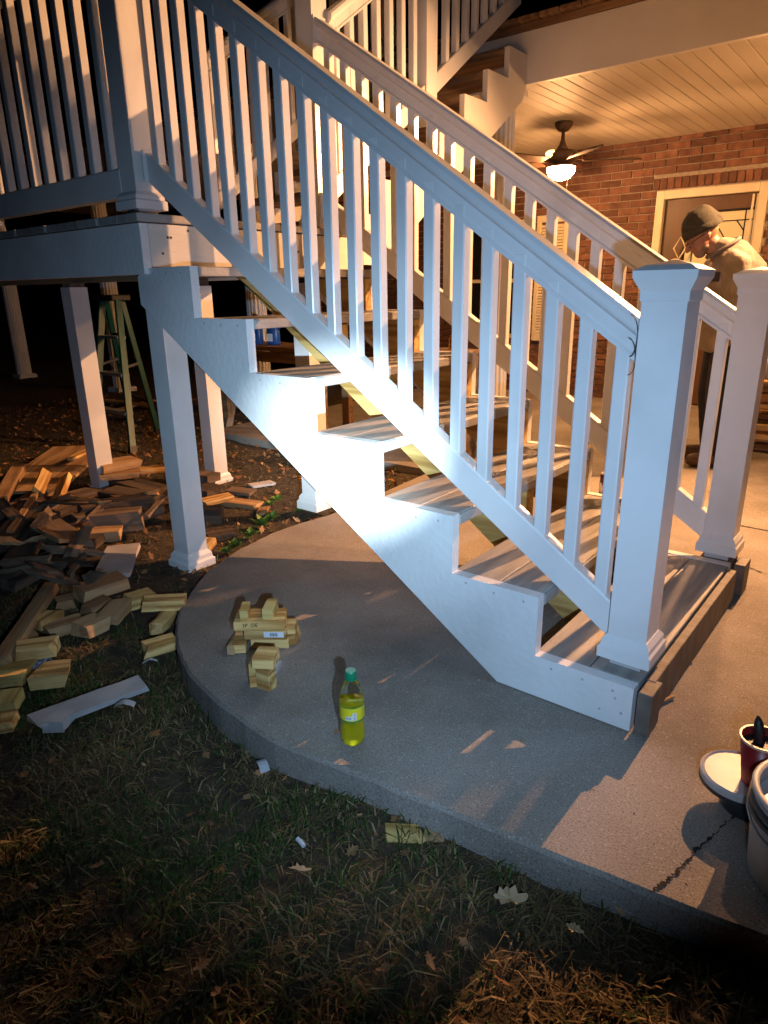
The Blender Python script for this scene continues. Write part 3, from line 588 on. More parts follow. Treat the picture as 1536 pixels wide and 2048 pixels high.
for i, (dx, lab) in enumerate(((-.20, 'blue plastic jug with white label standing at the end of the timber bench'), (.02, 'blue plastic jug tilting beside another on the timber bench'), (.36, 'squat blue jug standing alone on the timber bench'))):
    j = root('jug', (tc.x+dx, 2.55, tz), lab, 'jug', 'blue jugs on the bench'); s = 1 if i < 2 else .8
    bm = B(); sq = [(.055, 0), (.06, .01), (.06, .14*s), (.045, .19*s), (.018, .22*s), (.018, .235*s)]; lathe(bm, (tc.x+dx, 2.55, tz+.001), sq, 16, sx=1.2, sy=.75); part('body', bm, 'blue', j, True)
    bm = B(); lathe(bm, (tc.x+dx, 2.55, tz), [(.021, .236*s), (.021, .262*s)], 14); part('cap', bm, 'blue' if i else 'black', j)
    bm = B(); box2(bm, (tc.x+dx-.035, 2.5035, tz+.035), (tc.x+dx+.035, 2.505, tz+.10*s)); part('label_sticker', bm, 'paper', j)
    bm = B(); tube(bm, [(tc.x+dx+.06, 2.55, tz+.13*s), (tc.x+dx+.095, 2.55, tz+.16*s), (tc.x+dx+.075, 2.55, tz+.205*s), (tc.x+dx+.03, 2.55, tz+.215*s)], .011); part('handle', bm, 'blue', j, True)
# small amber bottle on a low shelf seen between balusters
bp_ = at(905, 700, 2.35); sb = root('side_shelf', (bp_.x, 2.4, 0), 'low dark shelf beside the fluted column holding an amber bottle', 'shelf')
bm = B(); box2(bm, (bp_.x-.18, 2.27, bp_.z-.03), (bp_.x+.14, 2.5, bp_.z), .003); part('shelf_top', bm, 'old', sb)
for sx in (-.15, .11):
    bm = B(); box2(bm, (bp_.x+sx-.02, 2.29, -.05), (bp_.x+sx+.02, 2.48, bp_.z-.031), .003); part('leg', bm, 'old', sb)
ab = root('amber_bottle', (bp_.x, 2.35, bp_.z), 'small amber glass bottle on the low dark shelf', 'bottle')
bm = B(); lathe(bm, (bp_.x, 2.35, bp_.z+.001), [(.025, 0), (.03, .006), (.03, .07), (.012, .10), (.011, .125)], 18); part('glass_body', bm, 'amber', ab, True)
bm = B(); lathe(bm, (bp_.x, 2.35, bp_.z), [(.013, .127), (.013, .145)], 14); part('cap', bm, 'ink', ab)

# ------------------------------------------------------------------ lumber stack by the wall
sk = gp(1530, 905, 0)
for r in range(7):
    for c in range(2):
        a = math.radians(14+random.uniform(-7, 7)); L = random.uniform(1.2, 1.6); cx0, cy0 = sk.x+.42+random.uniform(-.06, .06), sk.y+.05+c*.19+random.uniform(-.03, .03)
        d = Vector((math.cos(a), math.sin(a)*-.3, 0)).normalized(); p = Vector((cx0, cy0, .03+r*.072))
        bm = B(); beam(bm, p-d*L/2*.8, p+d*L/2, .135, .038, .003); single('lumber_board', bm, 'pine' if (r+c) % 3 else 'brownjoist', ('wall side' if c else 'yard side')+' board in the '+['bottom', 'second', 'third', 'fourth', 'fifth', 'sixth', 'top'][r]+' layer of the porch lumber stack', 'board', 'lumber stack on the porch')
bg_ = at(1447, 770, sk.y+.02)
pb = root('paper_sack', (sk.x-.02, sk.y+.02, .5), 'crumpled cream sack lying on top of the lumber stack', 'sack')
bm = B(); bmesh.ops.create_icosphere(bm, subdivisions=3, radius=1)
for v in bm.verts: v.co = Vector((sk.x+.02+v.co.x*.17, sk.y+.04+v.co.y*.14, .60+v.co.z*.10))+Vector(noise.noise_vector(v.co*3.0))*.022
part('sack_body', bm, 'lid', pb, True)

# ------------------------------------------------------------------ paint can on the porch floor
cp = gp(1213, 990, 0); cn = root('drink_can', (cp.x, cp.y, 0), 'small dark printed can standing on the concrete beyond the treads', 'can')
bm = B(); lathe(bm, (cp.x, cp.y, 0), [(.040, .001), (.044, .006), (.044, .118), (.040, .125)], 22); part('can_body', bm, 'red', cn, True)
bm = B(); lathe(bm, (cp.x, cp.y, 0), [(.036, .1255), (.042, .126), (.042, .131)], 22); part('rim', bm, 'alu', cn)
bm = B()
for k in range(9):
    a = -1.6+(k-4)*.17; box(bm, (cp.x+.0445*math.cos(a-.6), cp.y+.0445*math.sin(a-.6), .05+.015*math.sin(k*2.1)), (.012, .003, .03), Matrix.Rotation(a-.6+math.pi/2, 3, 'Z'))
part('printed_label', bm, 'paper', cn)

# ------------------------------------------------------------------ bucket, lid, cup with brush
bx, by, bh = .452, -.262, .20
bk = root('paint_bucket', (bx, by, 0), 'large grey plastic paint bucket with white paint, on the concrete walk', 'bucket')
bm = B(); lathe(bm, (bx, by, .002), [(.108, 0), (.112, .004), (.124, bh-.04), (.124, bh), (.118, bh), (.117, bh-.05), (.108, .02)], 40, False); part('bucket_wall', bm, 'bucket', bk, True)
for z in (bh-.048, bh-.028):
    bm = B(); lathe(bm, (bx, by, z), [(.124, 0), (.131, .002), (.131, .010), (.124, .012)], 40, False); part('rib', bm, 'rim', bk)
bm = B(); lathe(bm, (bx, by, bh), [(.116, -.006), (.128, -.006), (.130, .004), (.124, .010), (.116, .004)], 40, False); part('rim', bm, 'lid', bk, True)
bm = B(); lathe(bm, (bx, by, 0), [(.1165, bh-.030), (.02, bh-.028), (.0, bh-.028)], 40, False); part('paint_surface', bm, 'paint', bk)
bm = B(); tube(bm, [(bx-.129*math.cos(t), by-.129*math.sin(t)*1.02, bh-.05-.02*math.sin(t)) for t in [math.pi*k/12 for k in range(13)]], .003); part('wire_handle', bm, 'alu', bk)
lx, ly, lz = .286, -.115, .075
cn2 = root('paint_can', (lx+.02, ly, 0), 'low dark paint can under the white lid beside the bucket', 'can')
bm = B(); lathe(bm, (lx+.02, ly+.005, .001), [(.052, 0), (.055, .004), (.055, .064), (.052, .067)], 28); part('can_body', bm, 'rim', cn2, True)
ldd = root('bucket_lid', (lx, ly, lz), 'round white bucket lid lying beside the grey bucket', 'lid')
bm = B(); lathe(bm, (lx, ly, lz-.006), [(.082, 0), (.086, .003), (.086, .016), (.080, .020), (.076, .016), (.0, .016)], 40, False); part('lid_disc', bm, 'lid', ldd)
bm = B(); lathe(bm, (lx, ly, lz-.007), [(.078, -.006), (.0865, -.006), (.087, .004), (.078, .004)], 40, False); part('lid_skirt', bm, 'rim', ldd)
cx2, cy2, cz2 = .318, -.125, lz+.011
cu = root('plastic_cup', (cx2, cy2, cz2), 'red plastic cup of dark stain with a brush standing on the white lid', 'cup')
bm = B(); lathe(bm, (cx2, cy2, cz2), [(.030, 0), (.047, .115), (.044, .115), (.028, .004)], 30, False); part('cup_wall', bm, 'redcup', cu, True)
bm = B(); lathe(bm, (cx2, cy2, cz2), [(.0445, .112), (.049, .113), (.049, .118), (.0445, .118)], 30, False); part('cup_rim', bm, 'cream_rim', cu)
bm = B(); lathe(bm, (cx2, cy2, cz2), [(.0425, .098), (.0, .098)], 30, False); part('stain', bm, 'black', cu)
br_ = root('paint_brush', (cx2, cy2, cz2+.05), 'dark handled paint brush standing in the red cup', 'brush')
bm = B(); a0 = Vector((cx2, cy2+.005, cz2+.06)); d = Vector((-.22, .16, 1)).normalized()
tube(bm, [a0+d*t for t in (0, .03, .06, .085, .098)], [.007, .009, .0125, .009, .003], 8); part('handle', bm, 'black', br_, True)
bm = B(); beam(bm, a0-d*.04, a0+d*.002, .028, .012); part('ferrule', bm, 'alu', br_)

# ------------------------------------------------------------------ soda bottle
bp0 = gp(706, 1481, 0); x0, y0 = bp0.x, bp0.y
so = root('soda_bottle', (x0, y0, 0), 'half full plastic bottle of yellow soda with green cap on the pad', 'bottle')
outer = [(.018, .004), (.026, .001), (.0305, .006), (.0325, .02), (.0325, .045), (.029, .062), (.0295, .072), (.0325, .085), (.0325, .135), (.030, .152), (.022, .172), (.0135, .187), (.0115, .192), (.0115, .203)]
bm = B(); lathe(bm, (x0, y0, 0), outer, 32, True); part('plastic_body', bm, 'clear', so, True)
liq = [(.018, .0055), (.0255, .003), (.0295, .008), (.0314, .02), (.0314, .045), (.0279, .062), (.0284, .072), (.0314, .085), (.0314, .128)]
bm = B(); lathe(bm, (x0, y0, 0), liq, 32, True); part('soda', bm, 'soda', so, True)
def band(name, m, r, z0_, z1_, a0_, a1_):
    bm = B(); n_ = 24; vs = [(bm.verts.new((x0+r*math.cos(a0_+(a1_-a0_)*k/n_), y0+r*math.sin(a0_+(a1_-a0_)*k/n_), z0_)), bm.verts.new((x0+r*math.cos(a0_+(a1_-a0_)*k/n_), y0+r*math.sin(a0_+(a1_-a0_)*k/n_), z1_))) for k in range(n_+1)]
    for a, b in zip(vs, vs[1:]): bm.faces.new((a[0], b[0], b[1], a[1]))
    return part(name, bm, m, so, True)
band('label_wrap', 'label', .0332, .082, .121, 0, 2*math.pi)
band('label_band', 'labgreen', .0334, .0785, .083, 0, 2*math.pi); band('label_band', 'labgreen', .0334, .1205, .1235, 0, 2*math.pi)
fa = math.atan2(CAM.y-y0, CAM.x-x0)
band('barcode_panel', 'paper', .0335, .086, .108, fa+.02, fa+.34); band('barcode_panel', 'paper', .0335, .086, .098, fa-.55, fa+.0)
for k in range(5): band('barcode_bar', 'ink', .0337, .0875+k*.0042, .0888+k*.0042, fa+.10, fa+.28)
for k in range(4): band('small_print', 'ink', .0337, .0885, .0955, fa-.5+k*.12, fa-.45+k*.12)
bm = B(); lathe(bm, (x0, y0, 0), [(.0148, .197), (.0152, .199), (.0152, .214), (.0138, .2165), (.0, .2165)], 40, False); part('cap', bm, 'greencap', so)
bm = B(); lathe(bm, (x0, y0, 0), [(.0118, .1915), (.0155, .1915), (.0155, .1955), (.0118, .1955)], 32, False); part('cap_ring', bm, 'greencap', so)

# ------------------------------------------------------------------ stack of pine offcuts on the pad
KG = 'pine offcuts stacked on the pad'
def block(c, s, yaw, label, m='pine', tilt=(0, 0), name='wood_offcut', group=KG, cat='wood block'):
    me_b = B(); box(me_b, (0, 0, 0), s, None, min(.0012, min(s)*.1)); me = shared(me_b, name, m); o = bpy.data.objects.new(name, me); C.objects.link(o); o.location = c; o.rotation_euler = (tilt[0], tilt[1], yaw)
    tag(o, label, cat, group); return o
q = gp(510, 1305, 0); yw = math.radians(38); ux_ = Vector((math.cos(yw), math.sin(yw), 0)); uy_ = Vector((-math.sin(yw), math.cos(yw), 0))
KS = .87
def K(a, b, z): return q+(ux_*a+uy_*b+Vector((0, 0, z)))*KS
block(K(-.065, .055, .02), tuple(KS*v for v in (.05, .13, .036)), yw+.1, 'small pine offcut under the left end of the stacked pile')
block(K(-.085, .030, .019), tuple(KS*v for v in (.028, .10, .036)), yw-.1, 'narrow split pine offcut beside the stack base', 'oldlight')
block(K(.055, .075, .02), tuple(KS*v for v in (.15, .09, .038)), yw-.05, 'pine offcut lying flat under the barcoded block')
block(K(.03, .12, .02), tuple(KS*v for v in (.2, .04, .038)), yw, 'pine offcut at the back of the stack base')
b2 = block(K(.04, .075, .060), tuple(KS*v for v in (.165, .10, .038)), yw-.03, 'pine offcut with white barcode sticker in the stack')
b3 = block(K(.015, .085, .099), tuple(KS*v for v in (.195, .115, .038)), yw+.04, 'wide pine offcut with stamped letters on top of the stack')
block(K(-.045, .085, .137), tuple(KS*v for v in (.032, .088, .038)), yw+.08, 'pale pine offcut perched on the left of the stack top', 'pressure')
block(K(.052, .095, .139), tuple(KS*v for v in (.042, .10, .042)), yw-.06, 'pale pine offcut perched on the right of the stack top', 'pressure')
block(K(.135, .095, .022), tuple(KS*v for v in (.04, .09, .042)), yw-.05, 'grooved pine offcut leaning at the right of the stack', 'pine', (.0, -.2))
block(K(.135, .085, .066), tuple(KS*v for v in (.035, .07, .036)), yw, 'grooved pine offcut resting on another right of the stack')
q2 = gp(528, 1382, 0)
block(q2+ux_*.006+uy_*.02+Vector((0, 0, .038)), (.05, .036, .075), yw-.5, 'upright pine block in front of the stack', 'pine')
block(q2+ux_*.006+uy_*.035+Vector((0, 0, .0945)), (.065, .075, .036), yw-.12, 'pine block balanced on the upright block', 'pine')
block(q2+ux_*-.03+uy_*.045+Vector((0, 0, .019)), (.045, .05, .036), yw+.25, 'lower short pine block left of the upright block', 'pine')
block(q2+ux_*-.025+uy_*.05+Vector((0, 0, .057)), (.04, .045, .036), yw-.2, 'upper short pine block left of the upright block', 'pressure')
block(q2+ux_*-.005+uy_*.10+Vector((0, 0, .012)), (.06, .09, .022), yw-.2, 'grey painted offcut behind the upright block', 'greyboard')
me = text_mesh('2P  OE', .018, 'ink'); o = bpy.data.objects.new('stamp', me); C.objects.link(o); o.parent = b3; o.location = (-.030, -.0504, .003); o.rotation_euler = (math.pi/2, 0, 0)
bm = B(); box(bm, (0, 0, 0), (.068, .001, .020)); me = shared(bm, 'barcode_sticker', 'paper'); stk = bpy.data.objects.new('barcode_sticker', me); C.objects.link(stk); stk.parent = b2; stk.location = (.03, -.0442, .003)
for k in range(8):
    bm = B(); box(bm, (0, 0, 0), (.0012+.001*(k % 3 == 0), .0006, .012)); me = shared(bm, 'bar', 'ink'); o = bpy.data.objects.new('bar', me); C.objects.link(o); o.parent = stk; o.location = (-.011+k*.0032, -.0008, 0)

# ------------------------------------------------------------------ debris pile of torn-out lumber left of the pad
DG = 'torn out lumber in the debris heap'
def plank(pa, pb_, w, th, z, m, label, name='scrap_board', roll=0.0, dz=0.0, cat='board', grp=DG, rough_=.006):
    a = gp(*pa, z); b = gp(*pb_, z); b.z += dz; d = b-a; L = d.length; x = d.normalized(); up = Vector((0, 0, 1)); y = up.cross(x).normalized(); zz = x.cross(y)
    if roll: rm = Matrix.Rotation(roll, 3, x); y = rm @ y; zz = rm @ zz
    bm = B(); nseg = 5; rings = []
    for k in range(nseg+1):
        e = random.uniform(-.5, .5)*rough_*2 if k in (0, nseg) else 0
        rings.append([bm.verts.new((-L/2+L*k/nseg+e*(1 if s > 0 else -.4)+random.uniform(-1, 1)*rough_*(2 if k in (0, nseg) else .1), s*w/2+random.uniform(-1, 1)*rough_*.35, t*th/2+random.uniform(-1, 1)*rough_*.15)) for s, t in ((-1, -1), (1, -1), (1, 1), (-1, 1))])
    for r1, r2 in zip(rings, rings[1:]):
        for k in range(4): bm.faces.new((r1[k], r1[(k+1) % 4], r2[(k+1) % 4], r2[k]))
    bm.faces.new(rings[0][::-1]); bm.faces.new(rings[-1])
    me = shared(bm, name, m); o = bpy.data.objects.new(name, me); C.objects.link(o)
    o.matrix_world = Matrix.Translation((a+b)/2) @ Matrix((x, y, zz)).transposed().to_4x4(); tag(o, label, cat, grp); return o
OLDL = ['dark weathered board lying flat at the outer rim of the debris heap', 'wide dark board flat across the middle of the debris heap', 'dark board lying on the soil nearest the lawn in the debris heap', 'dark board resting beside the pale leaning stud', 'thick dark beam lying across the debris heap', 'square dark timber lying below the thick stained board', 'dark board lying on top of the square timber', 'short dark board slanting across the other debris boards', 'dark board crossing under the thick stained board', 'short dark board beside the brown pale edged board', 'dark board propped up on the outer debris boards', 'dark board lying against the near support leg', 'narrow dark board on top of the outer debris boards', 'dark board on the soil between two support legs', 'dark board lying just below the plywood sheet', 'short dark board at the foot of the far support leg', 'short dark board beside the pale yellow plank']
# underlay of dark boards
for bi, (pa, pb_, w, th, z) in enumerate([((0, 1060), (150, 1010), .14, .04, .02), ((0, 1120), (170, 1060), .16, .04, .02), ((10, 1170), (150, 1100), .12, .04, .0), ((0, 1035), (95, 985), .14, .04, .05), ((60, 1075), (230, 1040), .13, .09, .03), ((150, 1050), (285, 1035), .10, .10, .05), ((160, 1020), (300, 1000), .12, .05, .10), ((90, 1040), (165, 1095), .10, .04, .06), ((215, 985), (315, 1002), .15, .05, .06), ((120, 1130), (190, 1075), .09, .04, .03), ((30, 1130), (90, 1030), .10, .05, .08), ((200, 1050), (330, 1010), .14, .05, .02), ((0, 1095), (60, 1010), .09, .04, .10), ((230, 960), (320, 985), .14, .05, .02), ((70, 1010), (190, 985), .12, .05, .03)]):
    plank(pa, pb_, w, th, z, 'old', OLDL[bi], rough_=.012)
plank((45, 985), (165, 893), .42, .02, .03, 'oldlight', 'wide sheet of stained plywood on the debris heap beside the support leg', 'plywood_sheet', cat='plywood')
plank((0, 1000), (43, 945), .075, .04, .10, 'oldlight', 'pale stud leaning at the outer end of the debris heap', dz=.04)
plank((198, 935), (272, 922), .19, .045, .12, 'oldlight', 'thick stained board on top of the debris heap below the support leg')
plank((202, 952), (280, 944), .14, .035, .075, 'oldlight', 'stained board under the thick board below the support leg')
plank((278, 942), (330, 936), .10, .03, .05, 'pine', 'pale plank poking from under the thick stained board')
plank((140, 918), (183, 898), .05, .02, .09, 'pine', 'splintered pale strip lying on the plywood sheet')
plank((75, 985), (95, 958), .06, .03, .12, 'pine', 'splintered orange chunk standing in the debris heap', roll=.7, dz=.04)
plank((115, 1000), (135, 970), .07, .03, .10, 'pine', 'second splintered orange chunk in the debris heap', roll=-.6, dz=.05)
plank((20, 1065), (70, 990), .03, .02, .12, 'oldlight', 'thin torn strip leaning in the debris heap')
plank((60, 1010), (110, 1015), .10, .09, .05, 'old', 'short dark post stub in the debris heap')
plank((150, 1072), (240, 1066), .10, .05, .03, 'oldlight', 'brown board with pale edge near the leaf patch')
plank((222, 1155), (248, 1092), .15, .02, -.01, 'greyboard', 'grey painted panel lying by the support leg')
plank((155, 1190), (243, 1160), .11, .05, -.01, 'oldlight', 'thick brown board offcut beside the grey panel')
plank((5, 1320), (105, 1170), .05, .038, .0, 'oldlight', 'long narrow stud lying across the lawn edge')
plank((252, 1205), (305, 1190), .10, .038, -.03, 'pressure', 'yellow board offcut at the pad edge lower of two')
plank((290, 1207), (370, 1203), .07, .04, .0, 'pine', 'yellow board offcut at the pad edge upper of two')
plank((175, 1222), (218, 1200), .06, .04, -.03, 'oldlight', 'small pinkish block beside the thick brown board')
plank((215, 1240), (245, 1205), .08, .04, -.02, 'oldlight', 'small square pale block next to the pinkish block')
plank((158, 1262), (205, 1240), .09, .05, -.03, 'oldlight', 'pale weathered block in the dry grass')
plank((92, 1262), (165, 1242), .08, .04, -.04, 'oldlight', 'brown offcut half buried in dry grass')
plank((112, 1208), (150, 1200), .07, .04, -.03, 'oldlight', 'flat brown offcut left of the thick brown board')
plank((66, 1252), (110, 1228), .07, .035, -.02, 'pine', 'chipped pale offcut near the long stud')
plank((36, 1302), (110, 1292), .075, .045, .0, 'pine', 'pale clean block lying on the rope end')
plank((40, 1285), (72, 1275), .06, .04, -.04, 'oldlight', 'small dark block behind the pale clean block')
plank((0, 1350), (58, 1345), .10, .045, -.04, 'pressure', 'yellow block at the lawn edge below the rope')
plank((73, 1352), (137, 1345), .10, .045, -.03, 'pine', 'striped yellow block beside the rope')
plank((0, 1420), (22, 1385), .08, .04, -.04, 'pressure', 'wedge of yellow wood at the lawn edge')
plank((0, 1446), (34, 1440), .07, .03, -.05, 'pine', 'orange lit chip of wood in the grass')
plank((312, 1258), (345, 1225), .05, .04, -.04, 'pine', 'chipped pine chunk at the rim of the pad')
plank((288, 1300), (345, 1283), .055, .045, -.03, 'pine', 'short pine offcut lying beside the rim of the pad')
plank((70, 1445), (290, 1365), .085, .018, -.045, 'greyboard', 'long white painted trim board lying in the grass', cat='trim board', grp=None)
plank((105, 1455), (128, 1430), .06, .03, -.05, 'greyboard', 'small grey offcut beside the long white trim board', grp=None)
plank((398, 958), (425, 950), .14, .05, .02, 'old', OLDL[15]); plank((400, 978), (432, 985), .15, .05, -.01, 'old', OLDL[16])
plank((405, 1005), (462, 992), .10, .025, .0, 'pine', 'pale yellow plank beyond the support leg')
plank((458, 980), (505, 985), .10, .02, -.03, 'old', 'flat dark slate coloured board beyond the support leg')
plank((405, 1030), (445, 1030), .10, .08, -.02, 'old', 'thick dark block beyond the support leg')
plank((412, 1075), (470, 1065), .09, .03, -.03, 'old', 'dark board with torn white edge near the weeds')
plank((408, 1100), (424, 1080), .05, .035, -.03, 'pine', 'small yellow block between the support leg and the weeds')
plank((520, 1030), (532, 1012), .05, .02, -.04, 'oldlight', 'small tan chip standing in the weeds')
plank((500, 972), (545, 965), .08, .015, -.04, 'greyboard', 'white painted chip lying in bare dirt')
plank((430, 1000), (520, 1012), .10, .03, -.05, 'oldlight', 'sun bleached board lying beside the weeds')
plank((770, 1668), (842, 1672), .05, .02, -.085, 'pressure', 'flat yellow board scrap against the side of the walk', grp=None); plank((850, 1672), (880, 1674), .035, .016, -.085, 'oldlight', 'short tan chip against the side of the walk', grp=None)
plank((1205, 1872), (1240, 1858), .055, .01, -.10, 'oldlight', 'square tan chip in the grass below the walk', grp=None)
plank((200, 800), (300, 812), .12, .02, -.03, 'oldlight', 'flat board on the ground behind the stepladder'); plank((235, 820), (310, 800), .08, .02, -.03, 'oldlight', 'narrow board crossing behind the stepladder')
plank((455, 868), (475, 815), .05, .02, -.05, 'greyboard', 'grey stake leaning on the ground under the stair', grp=None, dz=.16)
for k in range(26):
    cx_, cy_ = random.uniform(0, 320), random.uniform(985, 1160); 
    if cx_ > 190 and cy_ > 1060: cx_ -= 120
    a_ = random.uniform(-1.2, 1.2); L_ = random.uniform(35, 110)
    plank((cx_-math.cos(a_)*L_/2, cy_+math.sin(a_)*L_/4), (cx_+math.cos(a_)*L_/2, cy_-math.sin(a_)*L_/4), random.uniform(.018, .06), random.uniform(.008, .022), random.uniform(.05, .15), random.choice(('old', 'oldlight', 'old')), 'thin splintered lath thrown on the debris heap', 'splintered_lath', roll=random.uniform(-.6, .6), dz=random.uniform(-.04, .05), grp='splintered laths on the debris heap', rough_=.02)
bm = B()
for k in range(420):
    x_, y_ = random.uniform(-1.95, .9), random.uniform(-.6, 1.4); sz = random.uniform(.0010, .0026)*(2 if random.random() < .05 else 1)
    e_ = random.random()
    if e_ < .5: y_ = random.uniform(-.6, .0)
    if y_ < -.45 or x_ < -1.3 and (x_+1.3)**2+(y_-.15)**2 > .36: continue
    box(bm, (x_, y_, sz*.4), (sz*random.uniform(.7, 2.2), sz, sz*.8), Matrix.Rotation(random.uniform(0, 3), 3, 'Z'))
me = shared(bm, 'crumbs', 'oldlight'); o = bpy.data.objects.new('sawdust_crumbs', me); C.objects.link(o); o['kind'] = 'stuff'; tag(o, 'sawdust and grit crumbs scattered on the concrete', 'crumbs')
# paper scraps, stick, leaves as individual small things
def sheet(px, py, w, h, yaw, m, label, name, cat, z=-.075, curl=.012):
    c = gp(px, py, z); bm = B(); n_ = 6; V_ = [[bm.verts.new((w*(i/n_-.5), h*(j/2-.5), curl*math.sin(i/n_*math.pi)+.002*random.random())) for j in range(3)] for i in range(n_+1)]
    for i in range(n_):
        for j in range(2): bm.faces.new((V_[i][j], V_[i+1][j], V_[i+1][j+1], V_[i][j+1]))
    r = bmesh.ops.solidify(bm, geom=bm.faces[:], thickness=.0012); me = shared(bm, name, m); o = bpy.data.objects.new(name, me); C.objects.link(o); o.location = c; o.rotation_euler = (0, 0, yaw); tag(o, label, cat); return o
sheet(525, 1532, .055, .026, math.radians(-25), 'paper', 'white curled paper strip in the grass below the pad', 'paper_scrap', 'paper', -.07)
sheet(250, 1411, .060, .026, math.radians(42), 'paper', 'white scrap lying against the long white trim board', 'paper_scrap', 'paper', -.03)
sheet(588, 1283, .045, .010, math.radians(35), 'clear', 'clear plastic wrapper strip beside the stacked offcuts', 'plastic_wrapper', 'wrapper', .004, .003)
sheet(300, 1325, .05, .014, math.radians(60), 'paper', 'torn white scrap in dry grass by the pad rim', 'paper_scrap', 'paper', -.05)
bm = B(); a, b = gp(595, 1678, -.07), gp(608, 1692, -.07); tube(bm, [a, a.lerp(b, .5)+Vector((0, 0, .002)), b], .0055, 8); single('cigarette_end', bm, 'paper', 'short white cigarette end in the grass', 'cigarette end')
bm = B(); a, b = gp(1322, 1404, .008), gp(1347, 1393, .008); tube(bm, [a, b], .0055, 8); single('wood_dowel', bm, 'oldlight', 'short brown stick on the concrete by the bottom step', 'stick')
# rope
bm = B(); pts = [gp(0+i*8, 1322+5*math.sin(i*.9)+(4 if i % 3 else -3), -.03) for i in range(15)]; tube(bm, pts, .006, 6); pts = [gp(55+i*4, 1335-4*abs(i-4)+6*math.sin(i*1.7), -.035) for i in range(9)]; tube(bm, pts, .006, 6)
single('rope', bm, 'rope', 'frayed blue and white rope lying among the wood blocks', 'rope', smooth=True)
OAK = [(0, 0), (.10, .10), (.06, .16), (.24, .22), (.18, .32), (.36, .42), (.24, .50), (.30, .66), (.14, .70), (.10, .92), (0, 1), (-.10, .92), (-.15, .72), (-.30, .64), (-.22, .50), (-.36, .40), (-.19, .32), (-.25, .20), (-.06, .16), (-.10, .10)]
def leafmesh(bm, c, s, yaw, tilt, col=None, lay=None, cup=.25):
    R_ = Matrix.Rotation(yaw, 3, 'Z') @ Matrix.Rotation(tilt[0], 3, 'X') @ Matrix.Rotation(tilt[1], 3, 'Y'); ctr_ = bm.verts.new(c+R_ @ Vector((0, 0, -.0)))
    ax_, tw_ = random.uniform(.7, 1.25), random.uniform(-.5, .5)
    vs = [bm.verts.new(c+R_ @ Vector((u*s*ax_*random.uniform(.55, 1.2), (v-.5)*s*random.uniform(.9, 1.05), cup*s*(u*u*3+(v-.5)**2)+tw_*s*u*(v-.5)))) for u, v in OAK]
    for i in range(len(vs)):
        f = bm.faces.new((ctr_, vs[i], vs[(i+1) % len(vs)]))
        if lay is not None:
            for l in f.loops: l[lay] = col
for px, py, s, m in [(600, 1742, .075, 'paleleaf'), (1020, 1800, .10, 'paleleaf'), (1150, 1862, .05, 'paleleaf'), (615, 1960, .06, 'leaf'), (705, 1705, .05, 'leaf'), (400, 1935, .06, 'leaf'), (790, 1645, .07, 'leaf'), (195, 1735, .06, 'leaf'), (120, 1750, .06, 'leaf'), (860, 1925, .05, 'leaf'), (770, 1940, .05, 'leaf'), (580, 1460, .035, 'paleleaf'), (440, 1990, .06, 'leaf'), (1000, 1960, .05, 'leaf')]:
    bm = B(); c = gp(px, py, -.072); leafmesh(bm, c+Vector((0, 0, .004)), s*.78, random.uniform(0, 6), (random.uniform(-.5, .5), random.uniform(-.5, .5)), cup=random.uniform(.2, .8))
    single('oak_leaf', bm, m, 'pale dry oak leaf resting on the grass' if m == 'paleleaf' else 'brown curled oak leaf resting on the grass', 'leaf', 'oak leaves on the lawn')
for px, py, s in [(1378, 1322, .045), (673, 1463, .028)]:
    bm = B(); leafmesh(bm, gp(px, py, .006), s, random.uniform(0, 6), (.1, .2)); single('oak_leaf', bm, 'leaf', 'small brown leaf on the concrete by the bottom step' if px > 1000 else 'tiny brown leaf on the pad behind the soda bottle', 'leaf')

# ------------------------------------------------------------------ leaf litter, grass, weeds
def inpad(x, y):
    if y > 1.98: return -4.4 < x < 4.5 and y < 5.7
    c = False; n_ = len(PAD); j = n_-1
    for i in range(n_):
        a, b = PAD[i], PAD[j]
        if (a.y > y) != (b.y > y) and x < (b.x-a.x)*(y-a.y)/(b.y-a.y)+a.x: c = not c
        j = i
    return c
bm = B(); lay = bm.loops.layers.float_color.new('Col')
LC = [(.26, .12, .045, 1), (.34, .17, .07, 1), (.19, .09, .04, 1), (.42, .25, .12, 1), (.13, .07, .035, 1)]
cnt = 0
while cnt < 4600:
    if cnt < 4300: x, y = random.uniform(-7.5, -1.9), random.uniform(-.9, 3.4)
    else: x, y = random.uniform(-2.6, 1.2), random.uniform(-1.6, -.45)
    cnt += 1
    if inpad(x, y): continue
    leafmesh(bm, Vector((x, y, gz(x, y)+random.uniform(.004, .022))), random.uniform(.016, .058)*(1 if x < -1.9 else .75), random.uniform(0, 6.3), (random.gauss(0, .45), random.gauss(0, .45)), random.choice(LC), lay, random.uniform(-.3, .5))
me = bpy.data.meshes.new('leaf_litter'); bm.to_mesh(me); bm.free(); me.materials.append(M['litter']); o = bpy.data.objects.new('leaf_litter', me); C.objects.link(o); o['kind'] = 'stuff'; tag(o, 'brown fallen leaves scattered over the yard', 'leaf litter')
bm = B(); lay = bm.loops.layers.float_color.new('Col')
